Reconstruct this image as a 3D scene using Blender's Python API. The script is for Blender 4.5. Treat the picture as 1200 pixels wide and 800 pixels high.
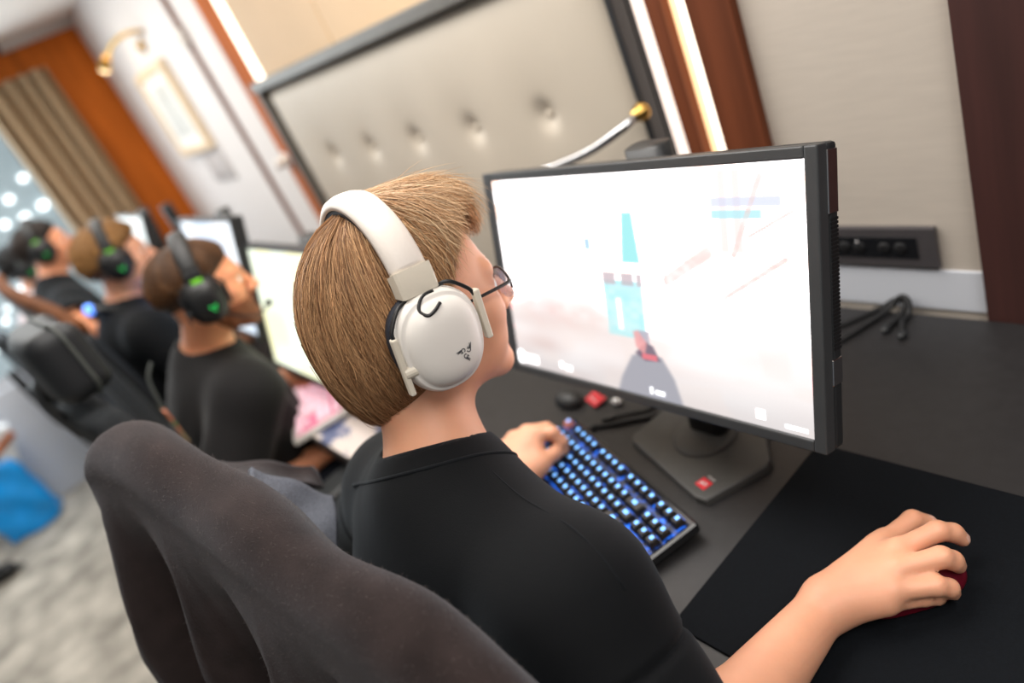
import bpy, bmesh, math, random
import numpy as np
from mathutils import Matrix, Vector
PI = math.pi
random.seed(7)
RNG = np.random.default_rng(11)
for o in list(bpy.data.objects):
    bpy.data.objects.remove(o, do_unlink=True)
S = bpy.context.scene
COL = S.collection

# ------------------------------------------------------------------ camera
CAM_R = [[0.6002965943868188, 0.6971361549716935, -0.3919759556652894],
         [0.13017399526743872, -0.5687374375200727, -0.8121529482986347],
         [-0.789112621698386, 0.43650757278716124, -0.4321601453816312]]
cam_d = bpy.data.cameras.new('camera')
cam = bpy.data.objects.new('camera', cam_d); COL.objects.link(cam)
r0, r1, r2 = (Vector(r) for r in CAM_R)
m = Matrix.Identity(4)
for i in range(3):
    m[i][0] = r0[i]; m[i][1] = -r1[i]; m[i][2] = -r2[i]
m[0][3], m[1][3], m[2][3] = 0.0, 0.0, 1.46
cam.matrix_world = m
cam_d.sensor_width = 36.0
cam_d.lens = 840.865 / 1200 * 36.0
cam_d.clip_start = 0.02
cam_d.dof.use_dof = True
cam_d.dof.focus_distance = 0.735
cam_d.dof.aperture_fstop = 1.7
S.camera = cam

# ------------------------------------------------------------------ light, sky, exposure
S.view_settings.view_transform = 'Standard'
S.view_settings.look = 'None'
S.view_settings.gamma = 1
S.view_settings.use_curve_mapping = False
S.view_settings.exposure = 0.46
W = bpy.data.worlds.new('world'); S.world = W; W.use_nodes = True
bg = W.node_tree.nodes['Background']
bg.inputs[0].default_value = (0.86, 0.93, 1.0, 1)
bg.inputs[1].default_value = 0.16

def area(name, loc, rot, size, power, col=(1, 1, 1), sy=None):
    l = bpy.data.lights.new(name, 'AREA'); l.energy = power; l.color = col
    l.size = size
    if sy: l.shape = 'RECTANGLE'; l.size_y = sy
    o = bpy.data.objects.new(name, l); COL.objects.link(o)
    o.location = loc; o.rotation_euler = rot
    return o
area('ceiling_fill', (-3.2, 0.05, 2.12), (0, 0, 0), 1.6, 21, (1, 0.95, 0.88), 1.2)  # unseen area fill, added to light the far end of the room
area('ceiling_fill', (-1.25, 0.42, 2.12), (0, 0, 0), 1.4, 22, (1, 0.96, 0.91), 0.9)  # unseen fill, set forward so the jacket's rear stays in shade
area('ceiling_fill', (-0.15, -1.0, 2.12), (0, 0, 0), 0.8, 4, (1, 0.86, 0.72), 0.8)  # unseen warm fill added behind the sitter to light the neck
area('ceiling_fill', (0.5, 0.2, 2.12), (0, 0, 0), 0.8, 13, (1, 0.95, 0.9), 0.8)  # unseen fill, turned up to brighten the neck's right side
sp = bpy.data.lights.new('downlight', 'SPOT'); sp.energy = 22; sp.spot_size = math.radians(52); sp.spot_blend = 0.9; sp.shadow_soft_size = 0.05; sp.color = (1, 0.96, 0.92)
spo = bpy.data.objects.new('downlight', sp); COL.objects.link(spo); spo.location = (0.12, 0.72, 2.13); spo.rotation_euler = (0, 0, 0)
# daylight through the window in the far wall
area('window_daylight', (-4.62, -0.25, 1.35), (0, -PI / 2, 0), 1.2, 18, (0.85, 0.94, 1.0), 1.3)

# ------------------------------------------------------------------ materials
def lin(r, g, b):
    f = lambda c: (c / 255 / 12.92) if c / 255 <= 0.04045 else ((c / 255 + 0.055) / 1.055) ** 2.4
    return (f(r), f(g), f(b), 1)

def mat(name, col, rough=0.6, metal=0.0, emit=None, estr=0.0, sheen=0.0, coat=0.0, sss=0.0,
        alpha=1.0, trans=0.0, spec=0.5, noise=None, bump=None, attr=None, sheen_tint=(1, 1, 1, 1)):
    """noise=(scale, amount, detail[, (sx,sy,sz)]) varies the base colour; bump=(scale, strength[, (sx,sy,sz)])"""
    mt = bpy.data.materials.new(name); mt.use_nodes = True
    nt = mt.node_tree; b = nt.nodes['Principled BSDF']
    b.inputs['Base Color'].default_value = col
    b.inputs['Roughness'].default_value = rough
    b.inputs['Metallic'].default_value = metal
    b.inputs['Specular IOR Level'].default_value = spec
    if emit: b.inputs['Emission Color'].default_value = emit; b.inputs['Emission Strength'].default_value = estr
    if sheen:
        b.inputs['Sheen Weight'].default_value = sheen; b.inputs['Sheen Roughness'].default_value = 0.45
        b.inputs['Sheen Tint'].default_value = sheen_tint
    if coat: b.inputs['Coat Weight'].default_value = coat; b.inputs['Coat Roughness'].default_value = 0.15
    if sss:
        b.inputs['Subsurface Weight'].default_value = sss
        b.inputs['Subsurface Radius'].default_value = (1.0, 0.35, 0.2); b.inputs['Subsurface Scale'].default_value = 0.008
    if trans: b.inputs['Transmission Weight'].default_value = trans
    b.inputs['Alpha'].default_value = alpha
    def coords(scale):
        tc = nt.nodes.new('ShaderNodeTexCoord'); mp = nt.nodes.new('ShaderNodeMapping')
        mp.inputs['Scale'].default_value = scale
        nt.links.new(tc.outputs['Object'], mp.inputs[0]); return mp.outputs[0]
    src = None
    if attr:
        a = nt.nodes.new('ShaderNodeAttribute'); a.attribute_name = attr
        src = a.outputs['Color']; nt.links.new(src, b.inputs['Base Color'])
    if noise:
        n = nt.nodes.new('ShaderNodeTexNoise'); n.inputs['Scale'].default_value = noise[0]
        n.inputs['Detail'].default_value = noise[2]
        nt.links.new(coords(noise[3] if len(noise) > 3 else (1, 1, 1)), n.inputs['Vector'])
        mr = nt.nodes.new('ShaderNodeMapRange'); mr.inputs[1].default_value = 0.3; mr.inputs[2].default_value = 0.7
        mr.inputs[3].default_value = 1 - noise[1]; mr.inputs[4].default_value = 1 + noise[1]
        nt.links.new(n.outputs['Fac'], mr.inputs[0])
        mx = nt.nodes.new('ShaderNodeMix'); mx.data_type = 'RGBA'; mx.blend_type = 'MULTIPLY'
        mx.inputs['Factor'].default_value = 1.0
        mx.inputs['A'].default_value = col
        if src: nt.links.new(src, mx.inputs['A'])
        nt.links.new(mr.outputs[0], mx.inputs['B']); nt.links.new(mx.outputs['Result'], b.inputs['Base Color'])
    if bump:
        n = nt.nodes.new('ShaderNodeTexNoise'); n.inputs['Scale'].default_value = bump[0]; n.inputs['Detail'].default_value = 3
        nt.links.new(coords(bump[2] if len(bump) > 2 else (1, 1, 1)), n.inputs['Vector'])
        bp = nt.nodes.new('ShaderNodeBump'); bp.inputs['Strength'].default_value = bump[1]; bp.inputs['Distance'].default_value = 0.002
        nt.links.new(n.outputs['Fac'], bp.inputs['Height']); nt.links.new(bp.outputs[0], b.inputs['Normal'])
    return mt

M = {}
M['wall'] = mat('painted_wall', lin(226, 222, 220), 0.8, bump=(60, 0.05))
M['ceiling'] = mat('ceiling_paint', lin(240, 238, 234), 0.9, noise=(3, 0.02, 2))
M['carpet'] = mat('mottled_carpet', lin(178, 171, 160), 0.95, noise=(7, 0.42, 3), bump=(220, 0.6), spec=0.1)
M['wood_orange'] = mat('orange_veneer', lin(178, 92, 26), 0.65, noise=(5, 0.25, 4, (1, 4, 0.35)), spec=0.15)
M['wood_brown'] = mat('brown_veneer', lin(104, 56, 34), 0.6, noise=(8, 0.25, 4, (4, 4, 0.3)), spec=0.2)
M['wood_dark'] = mat('dark_veneer', lin(66, 36, 32), 0.6, noise=(10, 0.25, 4, (5, 5, 0.25)))
M['wallpaper'] = mat('beige_wallpaper', lin(196, 186, 174), 0.8, noise=(14, 0.035, 3, (1, 1, 8)), bump=(90, 0.12, (1, 1, 10)))
M['white_trim'] = mat('plain_white', lin(214, 218, 226), 0.5, noise=(4, 0.02, 2))
M['leather'] = mat('beige_leather', lin(190, 180, 165), 0.48, noise=(5, 0.03, 3), bump=(160, 0.06))
M['padded'] = mat('beige_padding', lin(200, 172, 138), 0.6, noise=(5, 0.03, 3), bump=(160, 0.06))
M['metal_trim'] = mat('grey_metal_trim', lin(104, 100, 94), 0.4, 0.4, noise=(20, 0.05, 2))
M['led'] = mat('light_strip', (1, 0.86, 0.66, 1), 0.5, emit=(1, 0.86, 0.7, 1), estr=2.0, noise=(3, 0.02, 1))
M['led_amber'] = mat('light_strip_amber', (1, 0.7, 0.4, 1), 0.5, emit=(1.0, 0.66, 0.34, 1), estr=1.0, noise=(3, 0.02, 1))
M['led_pink'] = mat('light_strip_soft', (1, 0.86, 0.75, 1), 0.5, emit=(1, 0.84, 0.74, 1), estr=0.85, noise=(3, 0.02, 1))
M['brass'] = mat('brass', lin(196, 156, 84), 0.25, 1.0, noise=(20, 0.05, 2))
M['chrome'] = mat('brushed_steel', lin(196, 196, 198), 0.22, 1.0, noise=(40, 0.05, 2))
M['desk'] = mat('black_desk_top', lin(38, 37, 38), 0.42, noise=(60, 0.12, 4), bump=(400, 0.05), spec=0.4)
M['plastic'] = mat('black_plastic', lin(38, 40, 42), 0.45, bump=(500, 0.05), noise=(30, 0.04, 2))
M['plastic_grey'] = mat('charcoal_plastic', lin(60, 62, 64), 0.4, noise=(30, 0.04, 2))
M['plastic_gloss'] = mat('glossy_black_plastic', lin(24, 25, 28), 0.15, noise=(30, 0.04, 2))
M['base_metal'] = mat('matt_charcoal_base', lin(70, 70, 69), 0.5, noise=(60, 0.04, 2))
M['rubber'] = mat('black_rubber', lin(20, 20, 22), 0.6, noise=(30, 0.05, 2))
M['pad'] = mat('black_cloth_pad', lin(8, 12, 17), 0.85, noise=(300, 0.2, 2), bump=(900, 0.1), spec=0.15)
M['red_badge'] = mat('red_badge', lin(214, 40, 52), 0.5, noise=(30, 0.04, 2))
M['white_ink'] = mat('white_print', lin(225, 222, 222), 0.5, noise=(30, 0.02, 2))
M['keycap'] = mat('black_keycap', lin(33, 31, 32), 0.45, noise=(60, 0.05, 2))
M['key_led'] = mat('blue_key_light', (0.1, 0.4, 1, 1), 0.5, emit=(0.22, 0.50, 1.0, 1), estr=1.15, noise=(3, 0.01, 1))
M['key_glow'] = mat('blue_lit_switch_plate', (0.012, 0.014, 0.02, 1), 0.5, emit=(0.01, 0.13, 0.75, 1), estr=0.5)
_nt = M['key_glow'].node_tree; _tc = _nt.nodes.new('ShaderNodeTexCoord'); _vo = _nt.nodes.new('ShaderNodeTexNoise'); _vo.inputs['Scale'].default_value = 75
_mr = _nt.nodes.new('ShaderNodeMapRange'); _mr.inputs[1].default_value = 0.48; _mr.inputs[2].default_value = 0.72; _mr.inputs[3].default_value = 0.03; _mr.inputs[4].default_value = 1.6
_nt.links.new(_tc.outputs['Object'], _vo.inputs['Vector']); _nt.links.new(_vo.outputs['Fac'], _mr.inputs[0]); _nt.links.new(_mr.outputs[0], _nt.nodes['Principled BSDF'].inputs['Emission Strength'])
M['pink_plate'] = mat('pink_lit_switch_plate', (0.3, 0.05, 0.1, 1), 0.5, emit=(1.0, 0.30, 0.45, 1), estr=0.42, noise=(3, 0.01, 1))
M['key_pink'] = mat('pink_key_light', (1, 0.4, 0.6, 1), 0.5, emit=(1.0, 0.62, 0.72, 1), estr=0.95, noise=(3, 0.01, 1))
M['keycap_pale'] = mat('pale_keycap', lin(216, 196, 200), 0.45, emit=(1.0, 0.6, 0.7, 1), estr=0.22, noise=(60, 0.05, 2))
M['skin'] = mat('skin', lin(222, 162, 130), 0.5, sss=0.25, noise=(18, 0.07, 3), bump=(350, 0.04))
M['skin_warm'] = mat('warm_lit_skin', lin(222, 150, 112), 0.5, sss=0.2, noise=(14, 0.08, 3), bump=(350, 0.04))  # orange cast of screen and warm strips is put into this skin colour
M['lip'] = mat('lip', lin(190, 104, 96), 0.45, noise=(30, 0.05, 2))
M['nail'] = mat('fingernail', lin(232, 184, 164), 0.3, noise=(30, 0.03, 2))
M['eye'] = mat('eye', lin(230, 228, 224), 0.2, noise=(30, 0.02, 2))
M['iris'] = mat('iris', lin(70, 84, 96), 0.2, noise=(60, 0.2, 2))
M['tee'] = mat('black_cotton', lin(10, 12, 15), 0.85, sheen=0.05, sheen_tint=(0.7, 0.85, 1, 1), noise=(6, 0.12, 3), bump=(700, 0.15), spec=0.2)
M['tee_rib'] = mat('black_ribbed_cotton', lin(15, 18, 22), 0.85, sheen=0.05, sheen_tint=(0.7, 0.85, 1, 1), noise=(6, 0.1, 3), bump=(500, 0.2), spec=0.2)
M['tee_grey'] = mat('washed_black_cotton', lin(25, 24, 25), 0.85, sheen=0.06, noise=(6, 0.12, 3), bump=(700, 0.15), spec=0.2)
M['tee_pale'] = mat('pale_pink_cotton', lin(222, 206, 208), 0.85, noise=(6, 0.05, 3), bump=(700, 0.15), spec=0.2)
M['trousers'] = mat('dark_denim', lin(34, 38, 48), 0.85, noise=(40, 0.15, 3), bump=(500, 0.2), spec=0.2)
M['shoe'] = mat('black_shoe', lin(24, 24, 25), 0.5, noise=(20, 0.08, 2))
M['wool'] = mat('brown_charcoal_wool', lin(45, 37, 36), 0.95, sheen=0.16, sheen_tint=(0.86, 0.9, 1.0, 1), noise=(22, 0.3, 6), bump=(900, 0.6), spec=0.1)
M['twill'] = mat('grey_twill_lining', lin(84, 88, 98), 0.8, noise=(380, 0.3, 2, (1, 1, 1.6)), bump=(650, 0.4), spec=0.2)
M['chair_fabric'] = mat('charcoal_chair_fabric', lin(38, 41, 44), 0.85, noise=(90, 0.12, 3), bump=(600, 0.3), spec=0.2)
M['head_rest'] = mat('black_padded_vinyl', lin(13, 17, 22), 0.6, noise=(30, 0.08, 3), bump=(300, 0.1))
M['piping'] = mat('grey_piping', lin(66, 70, 68), 0.7, noise=(30, 0.05, 2))
M['hs_white'] = mat('white_headset_plastic', lin(232, 228, 222), 0.42, noise=(30, 0.01, 2))
M['hs_leather'] = mat('white_leatherette', lin(228, 220, 212), 0.5, noise=(30, 0.015, 2), bump=(260, 0.12))
M['hs_cream'] = mat('cream_headset_plastic', lin(222, 214, 198), 0.4, noise=(30, 0.01, 2))
M['hs_navy'] = mat('dark_navy_cushion', lin(28, 34, 46), 0.7, noise=(50, 0.1, 2), bump=(500, 0.2))
M['hs_black'] = mat('black_headset_plastic', lin(20, 21, 23), 0.4, noise=(30, 0.05, 2))
M['hs_blackpad'] = mat('black_headband_padding', lin(30, 31, 32), 0.55, noise=(30, 0.06, 2), bump=(300, 0.1))
M['green'] = mat('bright_green_accent', lin(104, 190, 20), 0.45, noise=(30, 0.03, 2))
M['green_led'] = mat('green_light', (0.02, 0.6, 0.1, 1), 0.45, emit=(0.02, 0.62, 0.12, 1), estr=0.8, noise=(30, 0.02, 2))
M['blue_led'] = mat('blue_light', (0.1, 0.3, 1, 1), 0.45, emit=(0.12, 0.3, 1.0, 1), estr=1.6, noise=(30, 0.02, 2))
M['logo'] = mat('dark_grey_print', lin(70, 72, 76), 0.5, noise=(30, 0.02, 2))
M['wire'] = mat('black_wire', lin(16, 17, 20), 0.4, noise=(30, 0.05, 2))
M['lens'] = mat('spectacle_lens', lin(205, 215, 240), 0.03, alpha=0.34, noise=(30, 0.01, 2))
M['mouse_red'] = mat('dark_red_plastic', lin(96, 12, 30), 0.35, noise=(30, 0.05, 2))
M['blue_bag'] = mat('bright_blue_plastic', lin(20, 160, 245), 0.35, noise=(9, 0.15, 3), bump=(30, 0.4))
M['paper'] = mat('white_paper', lin(228, 230, 232), 0.7, noise=(9, 0.03, 3))
M['curtain'] = mat('taupe_curtain', lin(178, 154, 124), 0.85, noise=(26, 0.22, 3, (1, 1, 0.02)), bump=(400, 0.2), spec=0.15)
M['glass'] = mat('window_glass', lin(225, 235, 240), 0.05, alpha=0.12, noise=(3, 0.01, 2))
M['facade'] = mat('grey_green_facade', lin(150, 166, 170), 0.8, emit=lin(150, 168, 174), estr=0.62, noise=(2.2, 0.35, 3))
M['highlight_glow'] = mat('glowing_highlight', (1, 1, 1, 1), 0.5, emit=(0.92, 0.98, 1, 1), estr=3.2, noise=(3, 0.01, 2))
M['art'] = mat('pale_print', lin(206, 208, 204), 0.6, noise=(5, 0.18, 4))
M['frame_cream'] = mat('cream_frame', lin(226, 204, 172), 0.45, noise=(12, 0.04, 3))
M['mat_board'] = mat('white_mount_board', lin(236, 236, 232), 0.7, noise=(12, 0.02, 3))
M['outlet'] = mat('bronze_outlet_plate', lin(98, 94, 96), 0.38, 0.5, noise=(30, 0.05, 3))
M['ring'] = mat('silver_ring', lin(205, 205, 205), 0.2, 1.0, noise=(30, 0.03, 2))
M['lanyard'] = None

# ------------------------------------------------------------------ mesh helpers
INV = {}
def empty(name, label, cat, loc=(0, 0, 0), rotz=0.0, group=None, M4=None):
    o = bpy.data.objects.new(name, None); COL.objects.link(o)
    o.empty_display_size = 0.05
    mw = M4 if M4 is not None else Matrix.Translation(loc) @ Matrix.Rotation(rotz, 4, 'Z')
    o.matrix_world = mw
    INV[o.name] = mw.inverted()
    o['label'] = label; o['category'] = cat
    if group: o['group'] = group
    return o
def tag(o, label, cat, group=None):
    o['label'] = label; o['category'] = cat
    if group: o['group'] = group
    return o
def obj(name, geo, mt, parent=None, local=False, smooth=True, label=None, kind=None):
    """geo = (verts, faces) ; world coordinates unless local"""
    v, f = geo[0], geo[1]
    v = np.asarray(v, dtype=float)
    if parent is not None:
        inv = INV[parent.name]
        if not local:
            A = np.array(inv); v = v @ A[:3, :3].T + A[:3, 3]
    me = bpy.data.meshes.new(name)
    if isinstance(f, np.ndarray):
        nf, k = f.shape
        me.vertices.add(len(v)); me.vertices.foreach_set('co', v.astype(np.float32).ravel())
        me.loops.add(nf * k); me.loops.foreach_set('vertex_index', f.astype(np.int32).ravel())
        me.polygons.add(nf); me.polygons.foreach_set('loop_start', np.arange(0, nf * k, k, dtype=np.int32))
        me.update(calc_edges=True); me.validate()
    else:
        me.from_pydata([tuple(p) for p in v], [], [tuple(q) for q in f]); me.update()
    if smooth:
        me.polygons.foreach_set('use_smooth', [True] * len(me.polygons))
    mats = mt if isinstance(mt, (list, tuple)) else [mt]
    for q in mats: me.materials.append(q)
    if len(geo) > 2 and geo[2] is not None:
        me.polygons.foreach_set('material_index', np.asarray(geo[2], dtype=np.int32))
    o = bpy.data.objects.new(name, me); COL.objects.link(o)
    if parent is not None:
        o.parent = parent; INV[o.name] = INV[parent.name]
    if label: o['label'] = label
    if kind: o['kind'] = kind
    return o
def struct(name, geo, mt, smooth=False, parent=None):
    return obj(name, geo, mt, parent, smooth=smooth, kind='structure')
def cat(*gs):
    V, F, Mi, n = [], [], [], 0
    hasm = any(len(g) > 2 for g in gs)
    for g in gs:
        V.append(np.asarray(g[0], float)); F += [tuple(int(i) + n for i in q) for q in g[1]]
        Mi += list(g[2]) if len(g) > 2 and g[2] is not None else [0] * len(g[1])
        n += len(g[0])
    return (np.concatenate(V), F, Mi) if hasm else (np.concatenate(V), F)
def setm(g, i):
    return (g[0], g[1], [i] * len(g[1]))
def rotM(ax, a):
    return np.array(Matrix.Rotation(a, 3, ax))
def xf(g, R=None, t=(0, 0, 0)):
    v = np.asarray(g[0], float)
    if R is not None: v = v @ np.asarray(R).T
    return (v + np.asarray(t),) + tuple(g[1:])
def box(x0, y0, z0, x1, y1, z1, bev=0.0, seg=2):
    bm = bmesh.new(); bmesh.ops.create_cube(bm, size=1)
    for v in bm.verts:
        v.co = Vector(((x0 + x1) / 2 + v.co.x * (x1 - x0), (y0 + y1) / 2 + v.co.y * (y1 - y0), (z0 + z1) / 2 + v.co.z * (z1 - z0)))
    if bev > 0: bmesh.ops.bevel(bm, geom=bm.edges[:], offset=bev, segments=seg, affect='EDGES', profile=0.5)
    return from_bm(bm)
def from_bm(bm):
    bm.verts.index_update()
    g = (np.array([v.co[:] for v in bm.verts]), [tuple(v.index for v in f.verts) for f in bm.faces]); bm.free(); return g
def prism(poly, z0, z1, bev=0.0, seg=3):
    bm = bmesh.new()
    lo = [bm.verts.new((p[0], p[1], z0)) for p in poly]; hi = [bm.verts.new((p[0], p[1], z1)) for p in poly]
    n = len(poly); bm.faces.new(lo[::-1]); top = bm.faces.new(hi)
    for i in range(n): bm.faces.new((lo[i], lo[(i + 1) % n], hi[(i + 1) % n], hi[i]))
    bmesh.ops.recalc_face_normals(bm, faces=bm.faces[:])
    if bev: bmesh.ops.bevel(bm, geom=list(top.edges), offset=bev, segments=seg, affect='EDGES', profile=0.5)
    return from_bm(bm)
def round_poly(w, h, r, n=6, cx=0, cy=0):
    P = []
    for sx, sy, a0 in ((1, 1, 0), (-1, 1, PI / 2), (-1, -1, PI), (1, -1, 1.5 * PI)):
        for k in range(n + 1):
            a = a0 + PI / 2 * k / n
            P.append((cx + sx * (w / 2 - r) + r * math.cos(a), cy + sy * (h / 2 - r) + r * math.sin(a)))
    return P
def smooth_path(pts, n=8):
    pts = np.asarray(pts, float)
    if len(pts) < 3: return pts
    P = np.vstack([2 * pts[0] - pts[1], pts, 2 * pts[-1] - pts[-2]]); out = []
    for i in range(1, len(P) - 2):
        for k in range(n):
            t = k / n
            out.append(0.5 * (2 * P[i] + (P[i + 1] - P[i - 1]) * t + (2 * P[i - 1] - 5 * P[i] + 4 * P[i + 1] - P[i + 2]) * t * t
                              + (3 * P[i] - P[i - 1] - 3 * P[i + 1] + P[i + 2]) * t ** 3))
    out.append(P[-2]); return np.array(out)
def tube(pts, r, n=10, smooth=8, caps=True):
    """r: number, list per control point, or pair"""
    c = np.asarray(pts, float)
    rr = np.full(len(c), r, float) if np.isscalar(r) else np.asarray(r, float)
    if smooth:
        P = smooth_path(c, smooth) if len(c) > 2 else np.linspace(c[0], c[1], 2)
        rr = np.interp(np.linspace(0, 1, len(P)), np.linspace(0, 1, len(c)), rr)
    else: P = c
    T = np.gradient(P, axis=0); T /= np.linalg.norm(T, axis=1)[:, None] + 1e-12
    u = np.cross(T[0], (0, 0, 1)); 
    if np.linalg.norm(u) < 1e-3: u = np.cross(T[0], (1, 0, 0))
    u /= np.linalg.norm(u); V = []
    a = np.linspace(0, 2 * PI, n, endpoint=False)
    for i in range(len(P)):
        u = u - T[i] * np.dot(u, T[i]); u /= np.linalg.norm(u); w = np.cross(T[i], u)
        V.append(P[i] + rr[i] * (np.cos(a)[:, None] * u + np.sin(a)[:, None] * w))
    F = []
    for i in range(len(P) - 1):
        for k in range(n): F.append((i * n + k, i * n + (k + 1) % n, (i + 1) * n + (k + 1) % n, (i + 1) * n + k))
    if caps: F.append(tuple(range(n))[::-1]); F.append(tuple((len(P) - 1) * n + k for k in range(n)))
    return (np.concatenate(V), F)
def sweep_band(pts, nrm, side, prof):
    """sweep a closed 2D profile (a along side, b along nrm) along pts"""
    V, F = [], []; n = len(prof)
    for p, nn, ss in zip(pts, nrm, side):
        for a, b in prof: V.append(p + a * ss + b * nn)
    for i in range(len(pts) - 1):
        for k in range(n): F.append((i * n + k, (i + 1) * n + k, (i + 1) * n + (k + 1) % n, i * n + (k + 1) % n))
    F.append(tuple(range(n))); F.append(tuple((len(pts) - 1) * n + k for k in range(n))[::-1])
    return (np.array(V), F)
def lathe(prof, n=32, c=(0, 0, 0)):
    V, F = [], []
    for r, z in prof:
        for k in range(n): V.append((c[0] + r * math.cos(2 * PI * k / n), c[1] + r * math.sin(2 * PI * k / n), c[2] + z))
    for i in range(len(prof) - 1):
        for k in range(n): F.append((i * n + k, i * n + (k + 1) % n, (i + 1) * n + (k + 1) % n, (i + 1) * n + k))
    F.append(tuple(range(n))[::-1]); F.append(tuple((len(prof) - 1) * n + k for k in range(n)))
    return (np.array(V), F)
def ball(c, r, seg=16, rings=10):
    r = np.broadcast_to(np.asarray(r, float), (3,)); V, F = [], []
    for i in range(rings + 1):
        th = PI * i / rings
        for k in range(seg):
            a = 2 * PI * k / seg
            V.append((c[0] + r[0] * math.sin(th) * math.cos(a), c[1] + r[1] * math.sin(th) * math.sin(a), c[2] + r[2] * math.cos(th)))
    for i in range(rings):
        for k in range(seg): F.append((i * seg + k, (i + 1) * seg + k, (i + 1) * seg + (k + 1) % seg, i * seg + (k + 1) % seg))
    return (np.array(V), F)
def sheet(grid, thick):
    """grid (nu,nv,3) -> closed thick sheet"""
    G = np.asarray(grid, float); nu, nv = G.shape[:2]
    du = np.gradient(G, axis=0); dv = np.gradient(G, axis=1); N = np.cross(du, dv); N /= np.linalg.norm(N, axis=2)[..., None] + 1e-12
    A = (G + N * thick / 2).reshape(-1, 3); B = (G - N * thick / 2).reshape(-1, 3); n = nu * nv; F = []
    for i in range(nu - 1):
        for j in range(nv - 1):
            a, b, c, d = i * nv + j, (i + 1) * nv + j, (i + 1) * nv + j + 1, i * nv + j + 1
            F.append((a, b, c, d)); F.append((n + d, n + c, n + b, n + a))
    rim = [i * nv for i in range(nu)] + [(nu - 1) * nv + j for j in range(1, nv)] + [i * nv + nv - 1 for i in range(nu - 2, -1, -1)] + [j for j in range(nv - 2, 0, -1)]
    for k in range(len(rim)):
        a, b = rim[k], rim[(k + 1) % len(rim)]; F.append((b, a, n + a, n + b))
    return (np.vstack([A, B]), F)
def copy_tree(o, parent=None):
    c = o.copy(); COL.objects.link(c)
    if parent is not None: c.parent = parent
    for ch in list(o.children): copy_tree(ch, c)
    return c

# ------------------------------------------------------------------ distance-field bodies
def smin(a, b, k):
    h = np.clip(0.5 + 0.5 * (b - a) / k, 0, 1); return b + (a - b) * h - k * h * (1 - h)
def smax(a, b, k): return -smin(-a, -b, k)
def d_sph(p, c, r): return np.linalg.norm(p - np.asarray(c), axis=1) - r
def d_ell(p, c, r, R=None):
    q = p - np.asarray(c)
    if R is not None: q = q @ np.asarray(R)
    r = np.asarray(r, float); k0 = np.linalg.norm(q / r, axis=1); k1 = np.linalg.norm(q / (r * r), axis=1)
    return k0 * (k0 - 1) / (k1 + 1e-9)
def d_cap(p, a, b, ra, rb=None):
    rb = ra if rb is None else rb; a = np.asarray(a, float); b = np.asarray(b, float); ba = b - a
    t = np.clip(((p - a) @ ba) / (ba @ ba + 1e-12), 0, 1)
    return np.linalg.norm(p - a - t[:, None] * ba, axis=1) - (ra + (rb - ra) * t)
def d_pl(p, c, n): n = np.asarray(n, float); n = n / np.linalg.norm(n); return (p - np.asarray(c)) @ n
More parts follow.
